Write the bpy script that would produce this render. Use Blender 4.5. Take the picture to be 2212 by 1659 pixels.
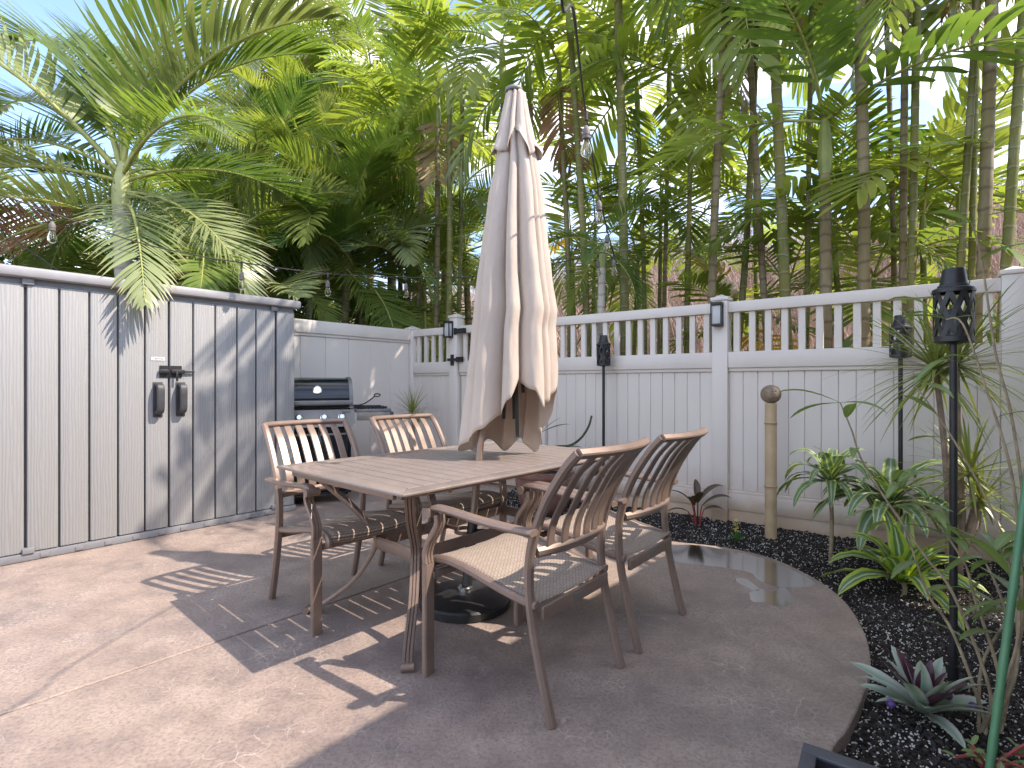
import bpy, bmesh, math, random
from mathutils import Vector, Matrix, noise
random.seed(7)
R = math.radians
scene = bpy.context.scene
for o in list(bpy.data.objects): bpy.data.objects.remove(o)

# ------------------------------------------------------------------ camera, sky, sun, exposure
CH = 1.15                      # eye height
FD = 1159.0                    # focal length in units of a 2212 px wide view of the photograph
cam_d = bpy.data.cameras.new('camera'); cam = bpy.data.objects.new('camera', cam_d)
scene.collection.objects.link(cam); scene.camera = cam
cam.location = (0, 0, CH); cam.rotation_euler = (R(90), 0, 0)
cam_d.sensor_width = 36; cam_d.lens = 36 * FD / 2212; cam_d.clip_start = .05; cam_d.clip_end = 2000
SUN = Vector((.85, -.19, 1.0)).normalized()
SUN_EL = math.asin(SUN.z); SUN_ROT = math.atan2(SUN.x, SUN.y)
world = bpy.data.worlds.new('World'); scene.world = world; world.use_nodes = True
wn = world.node_tree.nodes; wl = world.node_tree.links; wn.clear()
wout = wn.new('ShaderNodeOutputWorld'); wbg = wn.new('ShaderNodeBackground'); wbg.inputs[1].default_value = .15
sky = wn.new('ShaderNodeTexSky'); sky.sky_type = 'NISHITA'; sky.sun_disc = False
sky.sun_elevation = SUN_EL; sky.sun_rotation = SUN_ROT; sky.altitude = 50; sky.air_density = 1.0; sky.dust_density = .4; sky.ozone_density = 5.0
tc = wn.new('ShaderNodeTexCoord'); mp = wn.new('ShaderNodeMapping'); mp.inputs['Scale'].default_value = (1, 1, 2.6); mp.inputs['Location'].default_value = (.35, .6, .9)
nz = wn.new('ShaderNodeTexNoise'); nz.inputs['Scale'].default_value = 2.3; nz.inputs['Detail'].default_value = 9; nz.inputs['Roughness'].default_value = .58
cr = wn.new('ShaderNodeValToRGB'); cr.color_ramp.elements[0].position = .47; cr.color_ramp.elements[1].position = .72
mx = wn.new('ShaderNodeMix'); mx.data_type = 'RGBA'; mx.inputs[7].default_value = (7.0, 6.9, 6.9, 1)
wl.new(tc.outputs['Generated'], mp.inputs[0]); wl.new(mp.outputs[0], nz.inputs['Vector']); wl.new(nz.outputs[0], cr.inputs[0])
wl.new(cr.outputs[0], mx.inputs[0]); wl.new(sky.outputs[0], mx.inputs[6]); wl.new(mx.outputs[2], wbg.inputs[0]); wl.new(wbg.outputs[0], wout.inputs[0])
sun_d = bpy.data.lights.new('sun', 'SUN'); sun_d.energy = 2.0; sun_d.angle = R(.53); sun_d.color = (1, .965, .92)
sun = bpy.data.objects.new('sun', sun_d); scene.collection.objects.link(sun); sun.location = (6, -2, 12)
sun.rotation_euler = SUN.to_track_quat('Z', 'Y').to_euler()
vs = scene.view_settings; vs.view_transform = 'Standard'; vs.look = 'None'; vs.exposure = 1.82; vs.gamma = 1; vs.use_curve_mapping = False
vs.use_white_balance = True; vs.white_balance_temperature = 7450; vs.white_balance_tint = 13     # the photograph is balanced for the open shade

# ------------------------------------------------------------------ from picture points to places
def G(u, v, z=0.0):                         # where a sight line meets the level z
    Y = (CH - z) * FD / (v - 829.5); return Vector(((u - 1106) / FD * Y, Y, z))
def D(u, v, Y):                             # a point of known distance
    return Vector(((u - 1106) / FD * Y, Y, CH + (829.5 - v) / FD * Y))
COL = scene.collection

# ------------------------------------------------------------------ mesh builder
class MB:
    def __init__(s): s.v = []; s.f = []; s.uv = {}; s.mi = []
    def add(s, verts, faces, uvs=None, m=0):
        b = len(s.v); s.v += [tuple(p) for p in verts]
        s.f += [tuple(i + b for i in f) for f in faces]; s.mi += [m] * len(faces)
        if uvs:
            for i, w in enumerate(uvs): s.uv[b + i] = w
        return s
    def box(s, a, b, m=0):
        (x0, y0, z0), (x1, y1, z1) = a, b
        return s.add([(x0,y0,z0),(x1,y0,z0),(x1,y1,z0),(x0,y1,z0),(x0,y0,z1),(x1,y0,z1),(x1,y1,z1),(x0,y1,z1)],
            [(0,3,2,1),(4,5,6,7),(0,1,5,4),(1,2,6,5),(2,3,7,6),(3,0,4,7)], m=m)
    def rbox(s, a, b, r=.006, seg=2, m=0):
        bm = bmesh.new(); bmesh.ops.create_cube(bm, size=1)
        for v in bm.verts: v.co = Vector([(a[i] + b[i]) / 2 + v.co[i] * (b[i] - a[i]) for i in range(3)])
        bmesh.ops.bevel(bm, geom=bm.edges[:], offset=r, segments=seg, affect='EDGES', profile=.5)
        bm.verts.index_update()
        s.add([v.co for v in bm.verts], [[v.index for v in f.verts] for f in bm.faces], m=m); bm.free(); return s
    def sweep(s, pts, prof, side=None, scale=None, cap=True, closed=False, m=0):
        pts = [Vector(p) for p in pts]; n = len(pts); k = len(prof); vs_ = []; N = None
        for i, p in enumerate(pts):
            if closed: T = (pts[(i + 1) % n] - pts[i - 1]).normalized()
            else: T = (pts[min(i + 1, n - 1)] - pts[max(i - 1, 0)]).normalized()
            if side is not None: N = Vector(side)
            elif N is None: N = Vector((0, 0, 1)) if abs(T.z) < .9 else Vector((1, 0, 0))
            N = (N - T * N.dot(T)).normalized(); B = T.cross(N)
            sc = 1 if scale is None else (scale[i] if isinstance(scale, (list, tuple)) else scale)
            vs_ += [p + N * (q[0] * sc) + B * (q[1] * sc) for q in prof]
        fs = []
        for i in range(n if closed else n - 1):
            for j in range(k):
                a = i * k + j; b = i * k + (j + 1) % k; c = ((i + 1) % n) * k + (j + 1) % k; d = ((i + 1) % n) * k + j
                fs.append((a, b, c, d))
        if cap and not closed: fs.append(tuple(range(k - 1, -1, -1))); fs.append(tuple(range((n - 1) * k, n * k)))
        return s.add(vs_, fs, m=m)
    def tube(s, pts, r, k=8, scale=None, cap=True, m=0):
        return s.sweep(pts, circ(r, k), None, scale, cap, m=m)
    def lathe(s, prof, k=20, c=(0, 0, 0), m=0, caps=True):
        vs_ = []; n = len(prof)
        for r, z in prof:
            for j in range(k):
                a = 2 * math.pi * j / k; vs_.append((c[0] + r * math.cos(a), c[1] + r * math.sin(a), c[2] + z))
        fs = [(i*k+j, i*k+(j+1)%k, (i+1)*k+(j+1)%k, (i+1)*k+j) for i in range(n-1) for j in range(k)]
        if caps: fs.append(tuple(range(k-1, -1, -1))); fs.append(tuple(range((n-1)*k, n*k)))
        return s.add(vs_, fs, m=m)
    def prism(s, poly, z0, z1, m=0):
        n = len(poly); vs_ = [(p[0], p[1], z0) for p in poly] + [(p[0], p[1], z1) for p in poly]
        return s.add(vs_, [tuple(range(n-1,-1,-1)), tuple(range(n, 2*n))] + [(i, (i+1)%n, n+(i+1)%n, n+i) for i in range(n)], m=m)
    def xform(s, M):
        s.v = [tuple(M @ Vector(p)) for p in s.v]; return s
    def mesh(s, name, mats, smooth=35):
        me = bpy.data.meshes.new(name); me.from_pydata(s.v, [], s.f); me.update()
        if s.uv:
            L = me.uv_layers.new(name='UVMap'); arr = [0.0] * (2 * len(me.loops))
            for i, lp in enumerate(me.loops):
                w = s.uv.get(lp.vertex_index, (0, 0)); arr[2*i] = w[0]; arr[2*i+1] = w[1]
            L.data.foreach_set('uv', arr)
        for mm in (mats if isinstance(mats, (list, tuple)) else [mats]): me.materials.append(mm)
        if any(s.mi): me.polygons.foreach_set('material_index', s.mi)
        if smooth:
            me.polygons.foreach_set('use_smooth', [True] * len(me.polygons))
            if smooth < 170: me.set_sharp_from_angle(angle=R(smooth))
        return me
def circ(r, k=8): return [(r*math.cos(2*math.pi*i/k), r*math.sin(2*math.pi*i/k)) for i in range(k)]
def rrect(w, t, c=.3):                      # rounded rectangle profile
    a, b = w/2, t/2; q = min(a, b) * c
    return [(-a+q,-b),(a-q,-b),(a,-b+q),(a,b-q),(a-q,b),(-a+q,b),(-a,b-q),(-a,-b+q)]
def fluted(w, t):                           # bar with two long grooves on its faces
    a, b = w/2, t/2; g = b*.45
    return [(-a*.9,-b),(-a*.45,-b),(-a*.33,-g),(-a*.2,-b),(a*.2,-b),(a*.33,-g),(a*.45,-b),(a*.9,-b),(a,-b*.5),(a,b*.5),
            (a*.9,b),(a*.45,b),(a*.33,g),(a*.2,b),(-a*.2,b),(-a*.33,g),(-a*.45,b),(-a*.9,b),(-a,b*.5),(-a,-b*.5)]
def smooth_pts(P, n=6):                     # Catmull-Rom through the points
    P = [Vector(p) for p in P]; out = []
    for i in range(len(P) - 1):
        p0 = P[max(i-1, 0)]; p1 = P[i]; p2 = P[i+1]; p3 = P[min(i+2, len(P)-1)]
        for j in range(n):
            t = j / n
            out.append(.5*((2*p1)+(p2-p0)*t+(2*p0-5*p1+4*p2-p3)*t*t+(3*p1-p0-3*p2+p3)*t**3))
    out.append(P[-1]); return out

# ------------------------------------------------------------------ objects
def thing(name, label, cat, loc=(0,0,0), rotz=0, group=None):
    o = bpy.data.objects.new(name, None); COL.objects.link(o); o.empty_display_size = .1
    o.location = loc; o.rotation_euler = (0, 0, rotz); o['label'] = label; o['category'] = cat
    if group: o['group'] = group
    return o
def base_of(p):
    v = Vector((0,0,0))
    while p is not None: v += Vector(p.location); p = p.parent
    return v
def part(name, mb, mat, parent, world=False, smooth=35, loc=None):
    if world:
        b = base_of(parent); mb.v = [(p[0]-b.x, p[1]-b.y, p[2]-b.z) for p in mb.v]
    o = bpy.data.objects.new(name, mb.mesh(name, mat, smooth)); COL.objects.link(o); o.parent = parent
    if loc: o.location = loc
    return o
def inst(name, me, parent, loc=(0,0,0), rot=(0,0,0), scale=None):
    o = bpy.data.objects.new(name, me); COL.objects.link(o); o.parent = parent
    o.location = loc; o.rotation_euler = rot
    if scale: o.scale = scale if isinstance(scale, (tuple, list)) else (scale,)*3
    return o
def single(name, mb, mat, label=None, cat=None, group=None, kind=None, smooth=35):
    o = bpy.data.objects.new(name, mb.mesh(name, mat, smooth)); COL.objects.link(o)
    if label: o['label'] = label
    if cat: o['category'] = cat
    if group: o['group'] = group
    if kind: o['kind'] = kind
    return o
def dup(root, loc, rotz, label, group=None, parent=None):
    r = root.copy(); COL.objects.link(r); r.location = loc; r.rotation_euler = (0, 0, rotz); r['label'] = label
    if group: r['group'] = group
    def rec(src, dst):
        for ch in list(src.children):
            c = ch.copy(); COL.objects.link(c); c.parent = dst; rec(ch, c)
    rec(root, r); return r
def text_mb(body, size, depth=.0006):
    cu = bpy.data.curves.new('lettering', 'FONT'); cu.body = body; cu.size = size; cu.extrude = depth; cu.align_x = 'CENTER'; cu.align_y = 'CENTER'; cu.resolution_u = 2
    o = bpy.data.objects.new('lettering_tmp', cu); COL.objects.link(o); dg = bpy.context.evaluated_depsgraph_get()
    me = o.evaluated_get(dg).to_mesh(); mb = MB(); mb.add([v.co.copy() for v in me.vertices], [tuple(p.vertices) for p in me.polygons])
    bpy.data.objects.remove(o); bpy.data.curves.remove(cu); return mb

# ------------------------------------------------------------------ materials
def mat(name, col, rough=.5, metal=0., spec=.5):
    m = bpy.data.materials.new(name); m.use_nodes = True; nt = m.node_tree; b = nt.nodes['Principled BSDF']
    b.inputs['Base Color'].default_value = (*col, 1); b.inputs['Roughness'].default_value = rough; b.inputs['Metallic'].default_value = metal
    b.inputs['Specular IOR Level'].default_value = spec; m['b'] = 1; return m
def N_(m, t, **kw):
    n = m.node_tree.nodes.new(t)
    for k, v in kw.items(): setattr(n, k, v)
    return n
def L_(m, a, b): m.node_tree.links.new(a, b)
def bsdf(m): return m.node_tree.nodes['Principled BSDF']
def coords(m, scale=(1,1,1), kind='Object', rot=(0,0,0)):
    t = N_(m, 'ShaderNodeTexCoord'); p = N_(m, 'ShaderNodeMapping'); p.inputs['Scale'].default_value = scale; p.inputs['Rotation'].default_value = rot
    L_(m, t.outputs[kind], p.inputs[0]); return p.outputs[0]
def noise_n(m, vec, scale, detail=4, rough=.55):
    n = N_(m, 'ShaderNodeTexNoise'); n.inputs['Scale'].default_value = scale; n.inputs['Detail'].default_value = detail; n.inputs['Roughness'].default_value = rough
    L_(m, vec, n.inputs['Vector']); return n.outputs[0]
def ramp(m, fac, stops, interp='LINEAR'):
    r = N_(m, 'ShaderNodeValToRGB'); cr_ = r.color_ramp; cr_.interpolation = interp
    while len(cr_.elements) < len(stops): cr_.elements.new(.5)
    for e, (p, c) in zip(cr_.elements, stops): e.position = p; e.color = (*c, 1) if len(c) == 3 else c
    L_(m, fac, r.inputs[0]); return r.outputs[0]
def mixc(m, fac, a, b, mode='MIX'):
    n = N_(m, 'ShaderNodeMix', data_type='RGBA', blend_type=mode)
    for sock, x in ((0, fac), (6, a), (7, b)):
        if hasattr(x, 'node'): L_(m, x, n.inputs[sock])
        else: n.inputs[sock].default_value = x if isinstance(x, (int, float)) else (*x, 1)
    return n.outputs[2]
def bump(m, h, dist=.005, strength=.6):
    n = N_(m, 'ShaderNodeBump'); n.inputs['Distance'].default_value = dist; n.inputs['Strength'].default_value = strength
    L_(m, h, n.inputs['Height']); L_(m, n.outputs[0], bsdf(m).inputs['Normal'])
def W(g): return (g, g, g)

def m_simple(name, col, rough=.5, metal=0., var=.12, nscale=9, bumpd=0., dirt=None, spec=.5):
    m = mat(name, col, rough, metal, spec); c = coords(m); n = noise_n(m, c, nscale, 5)
    lo = tuple(x*(1-var) for x in col); hi = tuple(min(1, x*(1+var)) for x in col)
    out = ramp(m, n, [(.3, lo), (.7, hi)])
    L_(m, out, bsdf(m).inputs['Base Color'])
    rr = N_(m, 'ShaderNodeMapRange'); rr.inputs[3].default_value = max(0, rough-.1); rr.inputs[4].default_value = min(1, rough+.12); L_(m, noise_n(m, c, nscale*2.3, 3), rr.inputs[0]); L_(m, rr.outputs[0], bsdf(m).inputs['Roughness'])
    if bumpd: bump(m, noise_n(m, c, nscale*12, 3), bumpd, .5)
    return m
M = {}
def m_vinyl():
    m = mat('white_vinyl', (.7,.68,.68), .42); t = N_(m, 'ShaderNodeNewGeometry'); sp = N_(m, 'ShaderNodeSeparateXYZ'); L_(m, t.outputs['Position'], sp.inputs[0])
    p = N_(m, 'ShaderNodeMapping'); p.inputs['Scale'].default_value = (1, 1, .5); L_(m, t.outputs['Position'], p.inputs[0])
    n = noise_n(m, p.outputs[0], 1.6, 5); basec = ramp(m, n, [(.3, (.685,.615,.57)), (.7, (.755,.685,.635))])
    # mud splashed up from the bed
    a = N_(m, 'ShaderNodeMath', operation='MULTIPLY_ADD'); L_(m, noise_n(m, t.outputs['Position'], 7, 5), a.inputs[0]); a.inputs[1].default_value = .34; L_(m, sp.outputs[2], a.inputs[2])
    dirt = ramp(m, a.outputs[0], [(.22, W(.9)), (.38, W(.34)), (.62, W(0))])
    L_(m, mixc(m, dirt, basec, (.52,.35,.24)), bsdf(m).inputs['Base Color']); bump(m, noise_n(m, t.outputs['Position'], 40, 2), .0015, .25); return m
M['vinyl'] = m_vinyl()
def m_shed():
    m = mat('shed_resin_board', (.56,.56,.57), .55)
    oi = N_(m, 'ShaderNodeObjectInfo'); t = N_(m, 'ShaderNodeTexCoord'); ad = N_(m, 'ShaderNodeVectorMath', operation='ADD'); sc = N_(m, 'ShaderNodeVectorMath', operation='SCALE'); sc.inputs[3].default_value = 9
    cb = N_(m, 'ShaderNodeCombineXYZ'); L_(m, oi.outputs['Random'], cb.inputs[0]); L_(m, oi.outputs['Random'], cb.inputs[2]); L_(m, cb.outputs[0], sc.inputs[0]); L_(m, t.outputs['Object'], ad.inputs[0]); L_(m, sc.outputs[0], ad.inputs[1])
    p = N_(m, 'ShaderNodeMapping'); p.inputs['Scale'].default_value = (9, 9, .9); L_(m, ad.outputs[0], p.inputs[0])
    w = N_(m, 'ShaderNodeTexWave', wave_type='BANDS', bands_direction='X'); w.inputs['Scale'].default_value = 3.2; w.inputs['Distortion'].default_value = 7.5; w.inputs['Detail'].default_value = 3; w.inputs['Detail Scale'].default_value = .8; w.inputs['Detail Roughness'].default_value = .55
    L_(m, p.outputs[0], w.inputs['Vector'])
    L_(m, ramp(m, w.outputs[0], [(0, (.255,.253,.255)), (.5, (.278,.276,.278)), (1, (.29,.288,.289))]), bsdf(m).inputs['Base Color'])
    bump(m, w.outputs[0], .0025, .5); return m
M['shed'] = m_shed()
M['shed_dark'] = m_simple('shed_grey_frame', (.19,.19,.205), .5, var=.1)
M['shed_lid'] = m_simple('shed_roof_resin', (.30,.295,.305), .5, var=.08, bumpd=.001)
M['black'] = m_simple('black_powder_coat', (.018,.018,.02), .42, var=.3, nscale=14)
M['handle'] = m_simple('black_resin', (.045,.045,.05), .5, var=.2, nscale=20, bumpd=.0008)
M['steel'] = m_simple('brushed_steel', (.23,.215,.20), .5, .55, var=.1, nscale=5)
M['cast'] = m_simple('cast_aluminium', (.19,.19,.195), .48, .4, var=.1)
M['enamel'] = m_simple('black_enamel', (.008,.011,.016), .12, var=.2)
M['chrome'] = m_simple('chrome', (.75,.75,.76), .18, 1., var=.05)
M['white_print'] = m_simple('white_print', (.75,.75,.75), .5, var=.05)
M['dark_print'] = m_simple('dark_print', (.03,.03,.035), .5, var=.05)
def m_bronze(name, col):
    m = mat(name, col, .4, .3); c = coords(m); n = noise_n(m, c, 6, 6, .6); n2 = noise_n(m, c, 140, 2)
    a = mixc(m, .06, ramp(m, n, [(.3, tuple(x*.85 for x in col)), (.7, tuple(x*1.15 for x in col))]), n2)
    n3 = noise_n(m, c, 14, 5, .7)
    L_(m, mixc(m, ramp(m, n3, [(.55, W(0)), (.8, W(.25))]), a, (.36,.25,.20)), bsdf(m).inputs['Base Color'])
    L_(m, ramp(m, n, [(.3, W(.3)), (.7, W(.46))]), bsdf(m).inputs['Roughness']); return m
M['bronze'] = m_bronze('taupe_powder_coat', (.225,.15,.118))
M['table'] = m_bronze('table_slat_coat', (.285,.222,.195))
def m_sling():
    m = mat('woven_sling', (.3,.24,.2), .75); v = coords(m, (1, 1, 1))
    b = N_(m, 'ShaderNodeTexBrick'); b.inputs['Scale'].default_value = 1; b.inputs['Brick Width'].default_value = .022; b.inputs['Row Height'].default_value = .0075; b.inputs['Mortar Size'].default_value = .0016; b.inputs['Mortar Smooth'].default_value = .3
    b.inputs['Color1'].default_value = (.44,.36,.30,1); b.inputs['Color2'].default_value = (.36,.285,.235,1); b.inputs['Mortar'].default_value = (.13,.095,.075,1); L_(m, v, b.inputs['Vector'])
    L_(m, b.outputs[0], bsdf(m).inputs['Base Color']); bump(m, b.outputs[1], -.0012, .8); return m
M['sling'] = m_sling()
def m_cloth():
    m = mat('beige_canvas', (.60,.51,.455), .85, spec=.2); c = coords(m); n = noise_n(m, c, 3.5, 5); n2 = noise_n(m, c, 260, 2)
    L_(m, mixc(m, .12, ramp(m, n, [(.3, (.63,.52,.44)), (.7, (.72,.60,.51))]), n2), bsdf(m).inputs['Base Color'])
    n3 = noise_n(m, coords(m, (1,1,.35)), 17, 4); a = N_(m, 'ShaderNodeMath', operation='MULTIPLY_ADD'); L_(m, n2, a.inputs[0]); a.inputs[1].default_value = .06; L_(m, n3, a.inputs[2]); bump(m, a.outputs[0], .012, .5)
    tr = N_(m, 'ShaderNodeBsdfTranslucent'); tr.inputs[0].default_value = (.6,.46,.38,1); ms = N_(m, 'ShaderNodeMixShader'); ms.inputs[0].default_value = .22
    L_(m, bsdf(m).outputs[0], ms.inputs[1]); L_(m, tr.outputs[0], ms.inputs[2]); L_(m, ms.outputs[0], m.node_tree.nodes['Material Output'].inputs[0]); return m
M['cloth'] = m_cloth()
def m_patio():
    m = mat('stained_concrete', (.4,.3,.26), .6); c = coords(m)
    big = noise_n(m, coords(m, (.8, 1.3, 1), rot=(0,0,R(-48))), 1.3, 7, .62); mid = noise_n(m, c, 5.5, 7, .68); fine = noise_n(m, c, 70, 4, .7)
    a = ramp(m, big, [(.33, (.20,.165,.150)), (.44, (.26,.198,.174)), (.52, (.325,.242,.203)), (.64, (.37,.28,.228))])
    b = ramp(m, mid, [(.36, (.165,.136,.126)), (.48, (.30,.228,.195)), (.66, (.45,.345,.28))])
    col = mixc(m, .42, a, b); col = mixc(m, ramp(m, fine, [(.36, W(.5)), (.55, W(0))]), col, (.12,.095,.09)); col = mixc(m, ramp(m, noise_n(m, c, 190, 2, .8), [(.6, W(0)), (.74, W(.3))]), col, (.6,.5,.43))
    st = ramp(m, noise_n(m, coords(m, (1.2,.7,1), rot=(0,0,R(-48))), 2.4, 6, .75), [(.56, W(0)), (.68, W(.55))]); col = mixc(m, st, col, (.15,.125,.12))
    # fine pale crazing, in patches
    wp = N_(m, 'ShaderNodeVectorMath', operation='MULTIPLY_ADD'); nn = N_(m, 'ShaderNodeTexNoise'); nn.inputs['Scale'].default_value = 9; nn.inputs['Detail'].default_value = 4; L_(m, c, nn.inputs['Vector']); L_(m, nn.outputs[1], wp.inputs[0]); wp.inputs[1].default_value = (.09,.09,.09); L_(m, c, wp.inputs[2])
    def crack(scale, lo, hi):
        v = N_(m, 'ShaderNodeTexVoronoi', feature='DISTANCE_TO_EDGE'); v.inputs['Scale'].default_value = scale; L_(m, wp.outputs[0], v.inputs['Vector']); return ramp(m, v.outputs[0], [(lo, W(1)), (hi, W(0))])
    patch = ramp(m, noise_n(m, c, 1.6, 5, .7), [(.48, W(0)), (.64, W(.75))])
    k1 = mixc(m, 1., crack(13, .004, .02), patch, 'MULTIPLY'); k2 = mixc(m, 1., crack(46, .02, .09), ramp(m, noise_n(m, c, 2.7, 4), [(.5, W(0)), (.7, W(.55))]), 'MULTIPLY')
    k = mixc(m, 1., k1, k2, 'LIGHTEN'); col = mixc(m, k, col, (.56,.47,.42))
    L_(m, col, bsdf(m).inputs['Base Color']); L_(m, ramp(m, mid, [(.3, W(.42)), (.7, W(.68))]), bsdf(m).inputs['Roughness'])
    h = mixc(m, .4, fine, mid); bump(m, h, .013, .6); return m
M['patio'] = m_patio()
def m_soil(name, a, b, sc):
    m = mat(name, a, .95, spec=.15); c = coords(m); n = noise_n(m, c, sc, 6, .7); L_(m, ramp(m, n, [(.35, a), (.7, b)]), bsdf(m).inputs['Base Color']); bump(m, n, .02, .9); return m
M['soil'] = m_soil('black_soil', (.014,.012,.011), (.055,.046,.041), 60)
M['ground'] = m_soil('leaf_litter', (.035,.03,.018), (.16,.12,.08), 9)
M['hill'] = m_soil('dry_hillside', (.24,.17,.14), (.46,.35,.30), 3.5)
M['brush'] = m_simple('dry_twigs', (.50,.37,.32), .9, var=.45, nscale=1.3)
M['scrub'] = m_simple('green_scrub', (.10,.14,.045), .8, var=.5, nscale=1.6)
M['perlite'] = m_simple('perlite', (.68,.65,.60), .9, var=.25, nscale=30)
M['cinder'] = m_simple('black_cinder', (.048,.040,.037), .95, var=.6, nscale=40, spec=.12)

def m_leaf(name, cols, trans=.5, rough=.36, tcol=None, tip=None):
    """cols: three greens picked by object and by a noise over the leaf"""
    m = mat(name, cols[1], rough, spec=.45); oi = N_(m, 'ShaderNodeObjectInfo'); c = coords(m); n = noise_n(m, c, 2.6, 3)
    a = N_(m, 'ShaderNodeMath', operation='MULTIPLY_ADD'); L_(m, oi.outputs['Random'], a.inputs[0]); a.inputs[1].default_value = .55; L_(m, n, a.inputs[2])
    s = N_(m, 'ShaderNodeMath', operation='SUBTRACT'); L_(m, a.outputs[0], s.inputs[0]); s.inputs[1].default_value = .27
    col = ramp(m, s.outputs[0], [(.25, cols[0]), (.5, cols[1]), (.78, cols[2])])
    if tip:
        uv = N_(m, 'ShaderNodeUVMap'); sp = N_(m, 'ShaderNodeSeparateXYZ'); L_(m, uv.outputs[0], sp.inputs[0]); col = mixc(m, ramp(m, sp.outputs[1], [(.78, W(0)), (1., W(.75))]), col, tip)
    L_(m, col, bsdf(m).inputs['Base Color'])
    tr = N_(m, 'ShaderNodeBsdfTranslucent'); tcn = mixc(m, 1., col, tcol or (1.42, 1.45, .62), 'MULTIPLY'); L_(m, tcn, tr.inputs[0])
    ms = N_(m, 'ShaderNodeMixShader'); ms.inputs[0].default_value = trans; L_(m, bsdf(m).outputs[0], ms.inputs[1]); L_(m, tr.outputs[0], ms.inputs[2])
    L_(m, ms.outputs[0], m.node_tree.nodes['Material Output'].inputs[0]); return m
M['frond_deep'] = m_leaf('frond_deep', [(0.061,0.116,0.037), (0.104,0.171,0.051), (0.159,0.232,0.073)])
M['frond_mid'] = m_leaf('frond_mid', [(0.122,0.189,0.055), (0.195,0.268,0.073), (0.281,0.342,0.104)])
M['frond_lime'] = m_leaf('frond_lime', [(.18,.235,.06), (.245,.30,.075), (.33,.37,.11)], .52)
M['frond_silver'] = m_leaf('frond_silver', [(0.146,0.195,0.091), (0.213,0.262,0.122), (0.305,0.342,0.171)], .32, tip=(.42,.33,.18))
M['frond_gold'] = m_leaf('frond_gold', [(.30,.26,.04), (.42,.31,.05), (.5,.33,.06)], .4, tcol=(1.5,1.3,.5))
M['frond_dead'] = m_leaf('frond_dead', [(.26,.14,.07), (.38,.25,.14), (.5,.37,.24)], .25, .7, tcol=(1.2,1,.8))
M['frond_rust'] = m_leaf('frond_rust', [(.14,.055,.03), (.2,.085,.045), (.27,.13,.07)], .2, .7, tcol=(1.2,1,.8))
M['rachis'] = m_simple('frond_rib', (.30,.31,.09), .5, var=.25)
M['shrub_leaf'] = m_leaf('shrub_leaf', [(.05,.095,.03), (.10,.16,.045), (.17,.23,.07)], .4, .4)
def m_trunk(name, a, b, ring):
    m = mat(name, a, .7, spec=.25); t = N_(m, 'ShaderNodeTexCoord'); oi = N_(m, 'ShaderNodeObjectInfo'); sp = N_(m, 'ShaderNodeSeparateXYZ'); L_(m, t.outputs['Object'], sp.inputs[0])
    p = N_(m, 'ShaderNodeMapping'); p.inputs['Scale'].default_value = (14, 14, 3); L_(m, t.outputs['Object'], p.inputs[0]); n = noise_n(m, p.outputs[0], 1, 6, .65); n2 = noise_n(m, t.outputs['Object'], 1.1, 3)
    col = mixc(m, ramp(m, n2, [(.4, W(0)), (.62, W(1))]), a, b); col = mixc(m, ramp(m, n, [(.48, W(0)), (.75, W(.7))]), col, (.36,.31,.27))
    uv = N_(m, 'ShaderNodeUVMap'); su = N_(m, 'ShaderNodeSeparateXYZ'); L_(m, uv.outputs[0], su.inputs[0]); fr = N_(m, 'ShaderNodeMath', operation='FRACT')
    ad = N_(m, 'ShaderNodeMath', operation='MULTIPLY_ADD'); L_(m, n, ad.inputs[0]); ad.inputs[1].default_value = .3; L_(m, su.outputs[1], ad.inputs[2]); L_(m, ad.outputs[0], fr.inputs[0])
    rg = ramp(m, fr.outputs[0], [(0, W(.6)), (.07, W(.5)), (.12, W(0))]); col = mixc(m, rg, col, ring); rg2 = ramp(m, fr.outputs[0], [(.90, W(0)), (.98, W(.45))]); col = mixc(m, rg2, col, (.05,.04,.03))
    L_(m, col, bsdf(m).inputs['Base Color']); bump(m, n, .006, .5); return m
M['trunk_green'] = m_trunk('ringed_green_stem', (.12,.14,.035), (.20,.18,.055), (.30,.26,.19))
M['trunk_brown'] = m_trunk('ringed_brown_stem', (.19,.145,.075), (.25,.20,.11), (.09,.06,.04))
M['trunk_pale'] = m_trunk('pale_palm_trunk', (.42,.38,.33), (.55,.49,.43), (.27,.22,.18))
M['shaft'] = m_simple('crownshaft', (.23,.26,.07), .45, var=.35, nscale=3)
M['shaft_pale'] = m_simple('pale_crownshaft', (.40,.42,.18), .45, var=.3, nscale=3)
# ================================================================== THE SETTING
V2 = lambda x, y: Vector((x, y, 0))
# yard lines
A = V2(.640, .7686).normalized()            # along the shed and the left fence
AB = V2(A.y, -A.x)                          # out of the shed's front
E = V2(.796, -.605).normalized()            # along the picket fence, to the right
EB = V2(E.y, -E.x) * 1.0                    # towards the yard
if EB.y > 0: EB = -EB
FP = V2(1.79, 4.58)                         # foot of the post with the lantern
def on_line(P, d, u):                       # where the sight column u crosses a ground line
    r = (u - 1106) / FD; t = (r * P.y - P.x) / (d.x - r * d.y); return t
def fence_y(u, extra=0): return (FP + E * on_line(FP - EB * extra, E, u) - EB * extra).y
CORNER = FP + E * on_line(FP, E, 891)
LF = V2(-2.367, 5.86)

mb = MB(); mb.add([(-400,-400,-.13),(400,-400,-.13),(400,400,-.13),(-400,400,-.13)], [(0,1,2,3)])
single('ground', mb, M['ground'], kind='structure', smooth=0)
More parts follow.
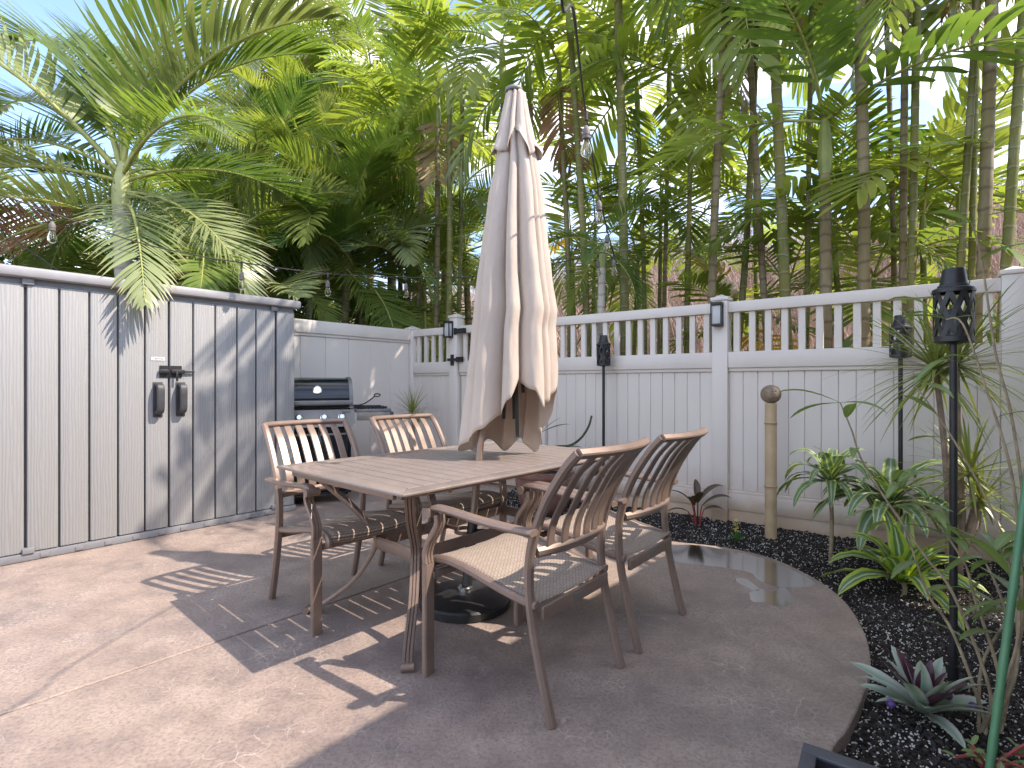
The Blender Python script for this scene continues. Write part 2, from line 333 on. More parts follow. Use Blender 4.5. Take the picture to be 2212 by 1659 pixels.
# hillside beyond the fence
mb = MB(); nx, ny = 90, 44; vv = []
def hill_z(x, y):
    d = (Vector((x, y, 0)) - FP).dot(-EB)                       # distance beyond the picket fence
    z = max(0, d - 2.7) * .60; z = min(z, 4.4 + .04 * max(0, d - 12) + 1.3 * noise.noise((x*.12, y*.12, 3)))
    return -.135 + z + (.5 * noise.noise((x*.5, y*.5, 0)) if d > 4 else .0) * min(1, max(0, (d-4)/3))
for j in range(ny + 1):
    for i in range(nx + 1):
        x = -34 + 74 * i / nx; y = 1 + 38 * j / ny; vv.append((x, y, hill_z(x, y)))
mb.add(vv, [(j*(nx+1)+i, j*(nx+1)+i+1, (j+1)*(nx+1)+i+1, (j+1)*(nx+1)+i) for j in range(ny) for i in range(nx)])
single('hillside', mb, M['hill'], kind='structure', smooth=180)
# dry brush on it: one tangle
def twigs(n, spots, h0, h1, w):
    mb = MB()
    for _ in range(n):
        x, y = spots(); z = hill_z(x, y) - .03; a = random.uniform(0, 6.28); l = random.uniform(h0, h1); lean = random.uniform(.1, 1.2)
        d = Vector((math.cos(a)*math.sin(lean), math.sin(a)*math.sin(lean), math.cos(lean))) * l; s = Vector((-math.sin(a), math.cos(a), 0)) * w * random.uniform(.6, 1.4)
        p = Vector((x, y, z)); k = p + d*.55 + Vector((random.uniform(-.06,.06), random.uniform(-.06,.06), .02))*l
        z0 = Vector((random.uniform(-.5,.5), random.uniform(-.5,.5), random.uniform(0,.9)*h1*.7)); p = p + z0; k = k + z0
        mb.add([p - s, p + s, k + s*.8, k - s*.8, p + d + z0*0 + z0], [(0,1,2,3), (3,2,4)])
    return mb
def spot_hill():
    while True:
        u = random.uniform(700, 2330); d = random.uniform(2.6, 10.5); P = FP + E * on_line(FP - EB * d, E, u) - EB * d
        if 2 < P.y < 30: return P.x, P.y
o = single('dry_brush', twigs(42000, spot_hill, .25, .95, .007), M['brush'], 'tangle of dry pinkish brown brush on the hillside behind the palms', 'brush', kind='stuff', smooth=0)
o = single('green_scrub', twigs(7000, spot_hill, .1, .4, .016), M['scrub'], 'low green scrub scattered through the dry hillside', 'scrub', kind='stuff', smooth=0)

# patio: two poured slabs with a joint between them
JP = V2(-.587, 3.239); JD = V2(.657, .754).normalized(); JN = V2(JD.y, -JD.x)
curve = [G(u, v).xy for u, v in [(1460,1170),(1560,1181),(1660,1203),(1750,1243),(1820,1293),(1865,1360),(1881,1430),(1866,1500),(1833,1570),(1797,1640)]]
curve = [Vector((c[0], c[1], 0)) for c in curve] + [V2(.93,1.35), V2(.86,.9), V2(.8,.3), V2(.7,-.6), V2(.5,-2.2)]
curve = [p for p in smooth_pts(curve, 6)]
I = V2(.50, 4.47)
gap = .006
def jt(t, side): return JP + JD * t + JN * (gap * side)
tI = (I - JP).dot(JD)
right = [jt(tI, 1)] + [V2(.85, 4.16)] + curve + [V2(-4.2, -2.2)] + [jt(-3.6, 1)]
bed_end = smooth_pts([V2(-.336, 5.12), V2(-.30, 5.35), V2(-.05, 5.75), V2(.10, 5.98)], 4)
CB = CORNER - A * .02
left = [jt(-3.6, -1), jt(tI, -1)] + [V2(.05, 4.85)] + bed_end + [V2(-.62, 6.47), V2(CORNER.x, CORNER.y), LF - A * 4.4, V2(-6.4, -1.6)]
def slab(poly, name):
    bm = bmesh.new(); vs_ = [bm.verts.new((p.x, p.y, 0)) for p in poly]; f = bm.faces.new(vs_)
    if f.normal.z < 0: f.normal_flip()
    r = bmesh.ops.extrude_face_region(bm, geom=[f]); 
    for g in r['geom']:
        if isinstance(g, bmesh.types.BMVert): g.co.z -= .09
    bmesh.ops.recalc_face_normals(bm, faces=bm.faces[:])
    top = [e for e in bm.edges if all(abs(v.co.z) < 1e-6 for v in e.verts)]
    bmesh.ops.bevel(bm, geom=top, offset=.010, segments=3, affect='EDGES', profile=.6)
    me = bpy.data.meshes.new(name); bm.to_mesh(me); bm.free(); me.materials.append(M['patio'])
    o = bpy.data.objects.new(name, me); COL.objects.link(o); o['kind'] = 'structure'; return o
slab(right, 'patio_slab'); slab(left, 'patio_slab')

# garden bed
def soil_z(x, y):
    d = (Vector((x, y, 0)) - FP).dot(EB); z = -.052 + .05 * max(0, 1 - max(0, d) / .9)
    return z + .012 * noise.noise((x*4, y*4, 1)) + .006 * noise.noise((x*13, y*13, 5))
mb = MB(); nx, ny = 110, 150; vv = []
SO = V2(.25, 5.84) + EB * .0
for j in range(ny + 1):
    for i in range(nx + 1):
        p = FP + E * (-2.45 + 6.6 * j / ny) + EB * (-.01 + 4.6 * i / nx) ; vv.append((p.x, p.y, soil_z(p.x, p.y) - (.03 if i == 0 else 0)))
mb.add(vv, [(j*(nx+1)+i, j*(nx+1)+i+1, (j+1)*(nx+1)+i+1, (j+1)*(nx+1)+i) for j in range(ny) for i in range(nx)])
single('garden_bed', mb, M['soil'], kind='structure', smooth=180)
allpoly = [(p.x, p.y) for p in right]; allpoly2 = [(p.x, p.y) for p in left]
def inside(x, y, poly):
    c = False; j = len(poly) - 1
    for i in range(len(poly)):
        xi, yi = poly[i]; xj, yj = poly[j]
        if (yi > y) != (yj > y) and x < (xj - xi) * (y - yi) / (yj - yi) + xi: c = not c
        j = i
    return c
def chips(n, r0, r1, name, m, label, seed):
    rnd = random.Random(seed); mb = MB(); k = 0
    while k < n:
        if rnd.random() < .62: y = rnd.uniform(.9, 3.2); x = rnd.uniform(.9, 3.3)
        else:
            p = FP + E * rnd.uniform(-2.3, 2.2) + EB * rnd.uniform(.03, 1.5); x, y = p.x, p.y
        if x / max(y, .1) > 1.05 or (Vector((x, y, 0)) - FP).dot(EB) < .03: continue
        if inside(x, y, allpoly) or inside(x, y, allpoly2): continue
        r = rnd.uniform(r0, r1); z = soil_z(x, y) + r * .35; R3 = Matrix.Rotation(rnd.uniform(0, 6), 3, 'X') @ Matrix.Rotation(rnd.uniform(0, 6), 3, 'Z')
        P = [R3 @ Vector(q) for q in ((r*1.25,0,0),(-r*1.1,0,0),(0,r,0),(0,-r*.9,0),(0,0,r*.8),(0,0,-r*.75))]
        mb.add([(x + q.x, y + q.y, z + q.z) for q in P], [(0,2,4),(2,1,4),(1,3,4),(3,0,4),(2,0,5),(1,2,5),(3,1,5),(0,3,5)]); k += 1
    single(name, mb, m, label, 'gravel', kind='stuff', smooth=0)
chips(17000, .003, .013, 'cinder_gravel', M['cinder'], 'crumbs of black cinder covering the curved garden bed', 3)
chips(19000, .0018, .0056, 'perlite_flecks', M['perlite'], 'white perlite flecks scattered over the black garden bed', 5)

# wet patches left on the slab
M['wet'] = mat('standing_water', (.10,.07,.055), .06, spec=.6)
def make_wet():
    m = M['wet']; tr = N_(m, 'ShaderNodeBsdfTransparent'); tr.inputs[0].default_value = (.90,.86,.83,1); ms = N_(m, 'ShaderNodeMixShader'); fz = N_(m, 'ShaderNodeFresnel'); fz.inputs[0].default_value = 1.33
    g = N_(m, 'ShaderNodeBsdfGlossy'); g.inputs['Roughness'].default_value = .12; g.inputs[0].default_value = (.6,.6,.6,1); L_(m, fz.outputs[0], ms.inputs[0]); L_(m, tr.outputs[0], ms.inputs[1]); L_(m, g.outputs[0], ms.inputs[2]); L_(m, ms.outputs[0], m.node_tree.nodes['Material Output'].inputs[0])
make_wet()
def puddle(pts, label):
    P = [G(u, v, .0) for u, v in pts]; P = smooth_pts(P + [P[0]], 5)[:-1]; mb = MB(); mb.add([(p.x, p.y, .0025) for p in P], [tuple(range(len(P)))])
    o = single('puddle', mb, M['wet'], label, 'puddle', 'wet patches on the concrete patio', smooth=0); return o
puddle([(1452,1178),(1500,1178),(1560,1187),(1650,1207),(1720,1236),(1762,1262),(1725,1270),(1680,1268),(1640,1255),(1620,1238),(1570,1228),(1520,1222),(1470,1216),(1440,1204)], 'shallow puddle along the curved patio edge by the bamboo post')
puddle([(1618,1282),(1640,1272),(1665,1280),(1690,1268),(1706,1282),(1706,1303),(1680,1310),(1650,1302),(1625,1300)], 'heart shaped damp spot on the patio inside the curve')
puddle([(1590,1250),(1612,1252),(1640,1272),(1634,1278),(1610,1268),(1592,1258)], 'small damp streak between puddle and heart shaped spot')

# ================================================================== the house to the right, whose eave shades this side
EZ = 2.62; EP = V2(-.217, 1.95) + V2(.85, -.19) * EZ; TD = V2(.648, .761).normalized(); TN = V2(TD.y, -TD.x)
hs = thing('house', 'pale house wall and wide flat eave beside the patio', 'house', (EP.x + TN.x*2.1, EP.y + TN.y*2.1, -.12))
def hp(t, n, z): p = EP + TD * t + TN * n; return (p.x, p.y, z)
def hbox(t0, t1, n0, n1, z0, z1):
    m = MB(); P = [hp(t0,n0,z0), hp(t1,n0,z0), hp(t1,n1,z0), hp(t0,n1,z0), hp(t0,n0,z1), hp(t1,n0,z1), hp(t1,n1,z1), hp(t0,n1,z1)]
    return m.add(P, [(0,3,2,1),(4,5,6,7),(0,1,5,4),(1,2,6,5),(2,3,7,6),(3,0,4,7)][::1])
M['stucco'] = m_simple('cream_stucco', (.62,.57,.5), .85, var=.06, bumpd=.004)
M['roofing'] = m_simple('grey_roofing', (.2,.19,.19), .8, var=.2)
def fixn(o):
    bm = bmesh.new(); bm.from_mesh(o.data); bmesh.ops.recalc_face_normals(bm, faces=bm.faces[:]); bm.to_mesh(o.data); bm.free(); return o
fixn(part('wall', hbox(-6, 1.9, 2.1, 2.3, -.12, EZ), M['stucco'], hs, True))
fixn(part('eave', hbox(-6.3, 2.28, .0, 2.5, EZ, EZ+.16), M['stucco'], hs, True))
fixn(part('roof', hbox(-6.3, 2.28, .05, 2.5, EZ+.163, EZ+.22), M['roofing'], hs, True))

# ================================================================== fences
def along(P, d, nrm):                      # box in fence space: s along, n out of the face, z up
    def f(s0, s1, n0, n1, z0, z1, r=0):
        m = MB()
        if r: m.rbox((s0, n0, z0), (s1, n1, z1), r)
        else: m.box((s0, n0, z0), (s1, n1, z1))
        m.v = [tuple(P + d * x + nrm * y + Vector((0, 0, z))) for x, y, z in m.v]
        return m
    return f
def board_fence(root, P, d, nrm, s0, s1, topped, zb, first=True):
    """rails, boards, pickets between two posts (s0..s1 are inner faces)"""
    b = along(P, d, nrm); zt = 1.84
    ang = math.atan2(d.y, d.x)
    def pc(nm, m_): return fixn(part(nm, m_, M['vinyl'], root, True, 30))
    if topped:
        pc('rail', b(s0, s1, -.045, .045, zt-.088, zt, .006))
        pc('rail', b(s0, s1, -.05, .05, 1.285, 1.42, .006)); pc('rail_lip', b(s0, s1, -.032, .032, 1.255, 1.2845, .004))
        n = round((s1 - s0) / .122); st = (s1 - s0) / n; me = None; base = base_of(root)
        for i in range(n):
            c = s0 + st * (i + .5)
            if me is None: m_ = MB().rbox((-.025, -.018, 1.4205), (.025, .018, zt-.0885), .003, 1); me = m_.mesh('picket', M['vinyl'], 30)
            p = P + d * c; inst('picket', me, root, (p.x-base.x, p.y-base.y, -base.z), (0, 0, ang))
        ztop = 1.2545
    else:
        pc('rail', b(s0, s1, -.05, .05, zt-.14, zt, .006)); pc('rail_lip', b(s0, s1, -.032, .032, zt-.17, zt-.1405, .004)); ztop = zt-.1705
    pc('bottom_rail', b(s0, s1, -.045, .045, .10, .235, .006)); pc('rail_lip', b(s0, s1, -.032, .032, .2355, .262, .004)); pc('kick_board', b(s0, s1, -.03, .028, zb, .0995, .003))
    n = max(1, round((s1 - s0) / (.115 if topped else .28))); st = (s1 - s0) / n; base = base_of(root); me = MB().rbox((-st/2+.0008, -.016, .2625), (st/2-.0008, .016, ztop), .0045, 1).mesh('board', M['vinyl'], 25)
    for i in range(n):
        p = P + d * (s0 + st * (i + .5)); inst('board', me, root, (p.x-base.x, p.y-base.y, -base.z), (0, 0, ang))
def post(root, P, d, nrm, s, zb, h=1.885):
    b = along(P, d, nrm); p = fixn(part('post', b(s-.0635, s+.0635, -.0635, .0635, zb, h-.03, .006), M['vinyl'], root, True, 30))
    m = b(s-.074, s+.074, -.074, .074, h-.0295, h, .005); c = P + d * s
    m2 = MB(); k = [tuple(c + d*x + nrm*y + Vector((0,0,h+.0))) for x, y in ((-.06,-.06),(.06,-.06),(.06,.06),(-.06,.06))] + [tuple(c + Vector((0,0,h+.03)))]
    m.add(k, [(0,1,4),(1,2,4),(2,3,4),(3,0,4)]); fixn(part('post_cap', m, M['vinyl'], p, True, 25)); return p
pf = thing('picket_fence', 'white vinyl privacy fence topped with short pickets along the garden bed', 'fence', (FP.x, FP.y, -.13))
for s in (-1.83, 0, 1.83, 3.66): post(pf, FP, E, EB, s, -.13)
for s0, s1 in ((-1.83, 0), (0, 1.83), (1.83, 3.66)): board_fence(pf, FP, E, EB, s0+.064, s1-.064, True, -.12)
# gate between its two posts, then the short end bay
SG = on_line(FP, E, 986); SC = on_line(FP, E, 891)
gp = FP + E * (SG/2 - .9); gt = thing('garden_gate', 'white vinyl picket topped gate behind the closed umbrella', 'gate', (gp.x, gp.y, 0))
board_fence(gt, FP, E, EB, SG+.09, -1.83-.09, True, .03)
b = along(FP, E, EB)
eb = FP + E * SC; ef = thing('picket_fence', 'short picket topped fence bay between the corner post and the lantern gate post', 'fence', (eb.x, eb.y, -.13))
post(ef, FP, E, EB, SC, -.13, 1.87); post(ef, FP, E, EB, SG, -.13, 1.97); board_fence(ef, FP, E, EB, SC+.064, SG-.064, True, -.09)
# gate hardware
def hw(label, m_, name='gate_hinge', cat='hinge'): o = single(name, m_, M['black'], label, cat); fixn(o); return o
m_ = b(SG+.02, SG+.064, .064, .071, 1.735, 1.815); m_.v += []; k = b(SG+.0645, SG+.20, .0705, .078, 1.745, 1.805); m_.add(k.v, k.f); k = b(SG+.09, SG+.20, .05, .0702, 1.745, 1.805); m_.add(k.v, k.f)
part('hinge', m_, M['black'], gt, True)
m_ = b(SG-.03, SG+.02, .064, .074, 1.37, 1.50); k = b(SG-.07, SG+.07, .0742, .09, 1.425, 1.455); m_.add(k.v, k.f); k = b(SG+.0705, SG+.16, .0505, .086, 1.41, 1.47); m_.add(k.v, k.f)
fixn(part('latch', m_, M['black'], gt, True))
# left fence, smooth panels
lf = thing('panel_fence', 'smooth white vinyl panel fence behind the grill', 'fence', (LF.x, LF.y, -.13))
LC = (CORNER - LF).dot(A); LN = V2(A.y, -A.x); LF2 = CORNER - A * LC
board_fence(lf, LF2, A, LN, LC-1.9+.064, LC-.07, False, -.09)
post(lf, LF2, A, LN, LC-1.9, -.13, 1.86)
for q in (1,):
    board_fence(lf, LF2, A, LN, LC-1.9-2.4, LC-1.9-.064, False, -.09); post(lf, LF2, A, LN, LC-4.3-.065, -.13, 1.86)

# wall lanterns
M['lamp_glass'] = mat('frosted_lamp_glass', (.55,.56,.58), .3)
def lantern(loc, label):
    t = thing('wall_lantern', label, 'lantern', loc, math.atan2(E.y, E.x), 'solar lanterns on the fence posts')
    part('back_plate', MB().rbox((-.04,-.012,-.10),(.04,0,.10),.003), M['black'], t)
    m = MB(); m.rbox((-.045,-.085,.072),(.045,-.0125,.10),.004); m.rbox((-.045,-.085,-.10),(.045,-.0125,-.082),.003)
    for x in (-.041, .041): m.box((x-.005,-.083,-.0815),(x+.005,-.073,.0715))
    part('frame', m, M['black'], t); part('pane', MB().rbox((-.034,-.07,-.0815),(.034,-.02,.0715),.004), M['lamp_glass'], t); return t
q = FP + EB * .064; lantern((q.x - E.x*.006, q.y - E.y*.006, 1.735), 'small black lantern on the fence post beside the bamboo pole')
q = FP + E * SG + EB * .064; lantern((q.x - E.x*.03, q.y - E.y*.03, 1.80), 'small black lantern on the gate post behind the grill')
# ================================================================== storage shed
S0 = G(0, 1222.7); S1 = G(553, 1117.7); SO = V2(S0.x, S0.y)
def sx(u): return on_line(SO, A, u)
sh = thing('storage_shed', 'light grey resin storage shed with double doors and a dark grey roof rim', 'shed', (SO.x, SO.y, 0))
sb = along(SO, A, AB)
def sp_(nm, m_, mt, par=None, sm=30): return fixn(part(nm, m_, mt, par or sh, True, sm))
SR = sx(637.5); SL = sx(-14); ZT = 1.80
sp_('body', sb(SL+.01, SR-.01, -.84, -.035, .05, 1.825), M['shed_dark'])
sp_('base_rail', sb(SL, SR, -.86, .018, .003, .05, .004), M['shed_dark'])
lid = sb(SL-.03, SR+.035, -.90, .055, 1.838, 1.905, .018)
for i, (x, y, z) in enumerate(lid.v):       # roof falls to the back
    n = (Vector((x, y, 0)) - SO).dot(AB); lid.v[i] = (x, y, z + (n - .055) * -.03 * (1 if z > 1.87 else 0))
sp_('roof_lid', lid, M['shed_lid'])
def plank(u0, u1, par, z0=.055):
    a, c = sx(u0) + .005, sx(u1) - .005
    o = sp_('plank', sb(a, c, -.03, .004, z0, ZT, .009), M['shed'], par); return o
sp_('header', sb(SL+.01, SR-.01, -.034, -.012, ZT-.02, 1.8375), M['shed_dark'])
plank(-14, 54, sh); plank(597, 637, sh)
for us in ((56,128,193,255,313,364.4), (365.6,417,465,512,553,595)):
    dr = sp_('door', sb(sx(us[0])+.003, sx(us[-1])-.003, -.034, -.0305, .053, ZT+.02), M['shed_dark'])
    for u0, u1 in zip(us, us[1:]): plank(u0, u1, dr)
def handle(u, dr):
    s = sx(u); P = [(s, .004, .935), (s, .05, .94), (s, .07, .965), (s, .073, 1.04), (s, .07, 1.115), (s, .05, 1.14), (s, .004, 1.145)]
    m = MB(); P = [SO + A*a + AB*n + Vector((0,0,z)) for a, n, z in smooth_pts(P, 4)]; m.sweep(P, rrect(.05, .028, .5), side=A); k = sb(s-.032, s+.032, .0042, .012, .90, 1.165, .003); m.add(k.v, k.f)
    sp_('handle', m, M['handle'], dr)
doors = [o for o in sh.children if o.name.startswith('door')]
handle(340, doors[0]); handle(389, doors[1])
s = sx(365); m = sb(s-.065, s-.008, .0042, .011, 1.20, 1.29); k = sb(s-.072, s-.006, .0112, .036, 1.23, 1.26, .004); m.add(k.v, k.f)
sp_('bolt_keeper', m, M['black'], doors[0])
m = sb(s+.008, s+.085, .0042, .011, 1.20, 1.29); k = sb(s+.006, s+.10, .0112, .036, 1.23, 1.26, .004); m.add(k.v, k.f); k = sb(s+.1, s+.17, .017, .03, 1.238, 1.252, .003); m.add(k.v, k.f); k = sb(s+.035, s+.05, .0362, .044, 1.17, 1.245, .002); m.add(k.v, k.f)
sp_('slide_bolt', m, M['black'], doors[1])
s = sx(341); nb = sp_('name_badge', sb(s-.045, s+.045, .0042, .008, 1.327, 1.353, .003), M['white_print'], doors[0])
tm = text_mb('LIFETIME', .0165); tm.v = [tuple(SO + A*(s+x) + AB*(.0088+z) + Vector((0,0,1.34+y))) for x, y, z in tm.v]; part('badge_lettering', tm, M['dark_print'], nb, True, 0)
for u in (60, 592):
    s = sx(u); sp_('hinge', sb(s-.03, s+.03, -.03, .03, .004+.0465, .085, .004), M['shed_dark']); sp_('hinge', sb(s-.03, s+.03, -.0115, .02, 1.795, 1.836, .004), M['shed_dark'])
for u in (95, 170, 233, 293, 348, 395, 445, 490, 535, 575):
    s = sx(u); sp_('clip', sb(s-.022, s+.022, .0185, .024, .012, .04, .002), M['shed_dark'])
# ================================================================== grill
GL = (-1.95, 5.33, 0); gr = thing('gas_grill', 'black lidded gas grill with steel control panel standing against the white fence', 'grill', GL, .41)
def prof_x(poly, x0, x1):                   # (y,z) outline drawn out along x
    m = MB(); n = len(poly); m.add([(x0, y, z) for y, z in poly] + [(x1, y, z) for y, z in poly], [tuple(range(n)), tuple(range(2*n-1, n-1, -1))] + [(i, n+i, n+(i+1)%n, (i+1)%n) for i in range(n)]); return m
lidp = [(-.27,.925),(-.275,.98),(-.262,1.06),(-.22,1.14),(-.15,1.19),(-.05,1.212),(.06,1.205),(.15,1.17),(.21,1.10),(.23,1.0),(.235,.925)]
ld = fixn(part('lid', prof_x(lidp, -.29, .29), M['enamel'], gr, smooth=40))
cap = [(y*1.03-.002, .925+(z-.925)*1.03+.001) for y, z in lidp]
for x0 in (-.325, .2905): fixn(part('lid_end', prof_x(cap, x0, x0+.0345), M['cast'], ld, smooth=40))
m = MB(); m.sweep([(x, -.325-.012*math.cos(x*4.5), .972) for x in [i*.062-.31 for i in range(11)]], rrect(.045, .028, .8), side=(0,0,1)); m.box((-.27,-.318,.955),(-.24,-.27,.985)); m.box((.24,-.318,.955),(.27,-.27,.985)); fixn(part('lid_handle', m, M['cast'], ld))
m = MB(); m.lathe([(.043,0),(.043,.006),(.036,.010),(.034,.007),(.0,.007)], 24); m.xform(Matrix.Translation((0,-.253,1.092)) @ Matrix.Rotation(R(68),4,'X')); part('thermometer', m, M['chrome'], ld)
m = MB().rbox((-.2895,-.279,.94),(-.175,-.2765,.985),.001,1); part('warning_plate', m, M['steel'], ld)
fixn(part('firebox', prof_x([(-.25,.78),(-.265,.92),(.225,.92),(.2,.78)], -.30, .30), M['enamel'], gr))
pn = fixn(part('control_panel', prof_x([(-.335,.745),(-.295,.905),(-.268,.905),(-.268,.745)], -.325, .335), M['steel'], gr))
tilt = Matrix.Rotation(R(90-14), 4, 'X')
for x in (-.135, .085, .245):
    m = MB(); m.lathe([(.034,0),(.034,.008),(.027,.012),(.024,.034),(.02,.038),(0,.038)], 20); m.xform(Matrix.Translation((x-.03,-.3185,.835)) @ tilt); part('knob', m, M['chrome'], pn)
m = MB(); m.lathe([(.012,0),(.012,.008),(0,.009)], 12); m.xform(Matrix.Translation((-.235,-.319,.835)) @ tilt); part('igniter_button', m, M['black'], pn)
tm = text_mb('Spirit', .034); tm.xform(Matrix.Translation((.255,-.3095,.882)) @ tilt); part('panel_lettering', tm, M['dark_print'], pn, smooth=0)
sd = fixn(part('side_table', MB().rbox((.35,-.25,.872),(.70,.22,.902),.006), M['cast'], gr)); part('trim', MB().rbox((.365,-.262,.792),(.685,-.2505,.8715),.003), M['steel'], sd); part('end_cap', MB().rbox((.686,-.265,.79),(.72,.22,.8715),.006), M['handle'], sd)
part('side_table', MB().rbox((-.70,-.25,.872),(-.35,.22,.902),.006), M['cast'], gr)
m = MB(); m.box((-.31,-.24,.12),(-.285,.2,.744)); m.box((.285,-.24,.12),(.31,.2,.744)); m.box((-.2845,.17,.12),(.2845,.2,.744)); m.box((-.31,-.24,.095),(.31,.2,.1195)); part('cabinet', m, M['enamel'], gr)
for x0 in (-.28, .005):
    dr = part('cabinet_door', MB().rbox((x0,-.262,.13),(x0+.275,-.241,.74),.004), M['enamel'], gr); part('door_handle', MB().rbox((x0+.02,-.285,.66),(x0+.255,-.2625,.68),.004), M['cast'], dr)
for x in (-.27, .27):
    for y in (-.2, .16):
        m = MB(); m.lathe([(.02,-.014),(.046,-.012),(.046,.012),(.02,.014)], 16); m.xform(Matrix.Translation((x,y,.047)) @ Matrix.Rotation(R(90),4,'Y')); part('caster', m, M['black'], gr)
        part('caster_stem', MB().box((x-.012,y-.012,.06),(x+.012,y+.012,.0945)), M['cast'], gr)
rot = Matrix.Rotation(.41, 4, 'Z'); gw = lambda p: Vector(GL) + rot @ Vector(p)
m = MB()
for i in range(9): m.box((.38+.034*i,-.2,.9035),(.392+.034*i,.16,.9145))
for y in (-.2,-.03,.15): m.box((.375,y,.9148),(.665,y+.014,.926))
m.v = [tuple(gw(p)) for p in m.v]; single('cooking_grate', m, M['black'], 'black iron cooking grate lying on the grill side table', 'grate')
m = MB(); m.sweep(smooth_pts([(.36,-.1,.934),(.45,-.05,.945),(.53,-.02,.99),(.575,0,1.025)],4), rrect(.022,.012,.6), side=(0,1,0)); m.sweep([(.60+.026*math.cos(a)*1.2,.0,1.035+.014*math.sin(a)) for a in [i*math.pi/7 for i in range(14)]], circ(.006,6), closed=True); m.box((.33,-.125,.9265),(.42,-.085,.943))
m.v = [tuple(gw(p)) for p in m.v]; single('grill_brush', m, M['black'], 'black handled grill brush resting on the iron grate', 'brush')

# ================================================================== dining table
TA = V2(.669, .743).normalized(); TS = V2(-TA.y, TA.x); TNc = V2(-.405, 1.992); TL, TW, TH = 1.62, 1.05, .74
tc_ = TNc + TA * TL/2 + TS * TW/2; tang = math.atan2(TA.y, TA.x)
tb = thing('dining_table', 'rectangular taupe metal patio table with a slatted top', 'table', (tc_.x, tc_.y, 0), tang)
hx, hy, bw = TL/2, TW/2, .082; z0, z1 = TH-.013, TH
def quad_bar(poly, r=0):
    m = MB().prism(poly, z0, z1); bm = bmesh.new(); vs_ = [bm.verts.new(p) for p in m.v]; [bm.faces.new([vs_[i] for i in f]) for f in m.f]
    bmesh.ops.bevel(bm, geom=bm.edges[:], offset=.004, segments=2, affect='EDGES', profile=.5); bm.verts.index_update(); o = MB().add([v.co for v in bm.verts], [[v.index for v in f.verts] for f in bm.faces]); bm.free(); return o
g = .0012
for poly in ([(-hx,-hy),(hx,-hy),(hx-bw,-hy+bw),(-hx+bw,-hy+bw)], [(hx,hy),(-hx,hy),(-hx+bw,hy-bw),(hx-bw,hy-bw)], [(hx,-hy+g),(hx,hy-g),(hx-bw,hy-bw-g),(hx-bw,-hy+bw+g)], [(-hx,hy-g),(-hx,-hy+g),(-hx+bw,-hy+bw+g),(-hx+bw,hy-bw-g)]):
    part('border', quad_bar(poly), M['table'], tb)
n = 18; st = (TL - 2*bw) / n; me = MB().rbox((-st/2+.004, -hy+bw+.001, z0+.004), (st/2-.004, hy-bw-.001, z1-.001), .002, 1).mesh('slat', M['table'], 30)
hole = (n // 2)
for i in range(n): inst('slat', me, tb, (-hx+bw+st*(i+.5), 0, 0))
m = MB(); m.box((-hx+bw*.5,-.04,z0-.026),(-.05,-.012,z0+.0035)); m.box((.05,.012,z0-.026),(hx-bw*.5,.04,z0+.0035)); part('under_brace', m, M['bronze'], tb)
m = MB()
for sx_ in (-1, 1): m.rbox((-hx+.05, sx_*(hy-.09)-.01, z0-.03), (hx-.05, sx_*(hy-.09)+.01, z0+.003), .004)
for sx_ in (-1, 1): m.rbox((sx_*(hx-.04)-.01, -hy+.106, z0-.03), (sx_*(hx-.04)+.01, hy-.106, z0-.0005), .004)
part('apron', m, M['bronze'], tb)
wx, wy = hx-.34, hy-.36; wz = .355
for ax in (-1, 1):
    for ay in (-1, 1):
        q = lambda ix, iy, z: Vector((ax*(hx-ix), ay*(hy-iy), z))
        P = smooth_pts([q(.13,.13,.705), q(.16,.17,.66), q(.26,.29,.53), q(.335,.36,.40), q(.335,.36,.32), q(.27,.29,.17), q(.17,.19,.06), q(.11,.12,.018)], 5)
        side = Vector((ax*(.23), -ay*(.24), 0)).normalized() if True else 0
        side = Vector((ay*.24, -ax*.205, 0)).normalized()
        lg = part('leg', MB().sweep(P, fluted(.044, .020), side=side), M['bronze'], tb, smooth=30)
        dirn = Vector((ax*.205, ay*.24, 0)).normalized(); c = q(.105,.112,.018)
        m = MB(); m.sweep([c - side*.026, c + side*.026], circ(.017, 12)); part('claw_foot', m, M['bronze'], lg)
for ay in (-1, 1): part('stretcher', MB().rbox((-wx+.012, ay*wy-.012, wz-.028), (wx-.012, ay*wy+.012, wz+.028), .004), M['bronze'], tb)
for ax in (-1, 1): part('stretcher', MB().rbox((ax*wx-.012, -wy+.0125, wz-.028), (ax*wx+.012, wy-.0125, wz+.028), .004), M['bronze'], tb)
m = MB(); m.rbox((-.012, -wy+.0125, wz-.02), (.012, -.06, wz+.0), .003); m.rbox((-.012,.06,wz-.02),(.012,wy-.0125,wz),.003); m.sweep([(.06*math.cos(a),.06*math.sin(a),wz-.01) for a in [i*math.pi/12 for i in range(24)]], rrect(.02,.008), closed=True); part('pole_ring', m, M['bronze'], tb)

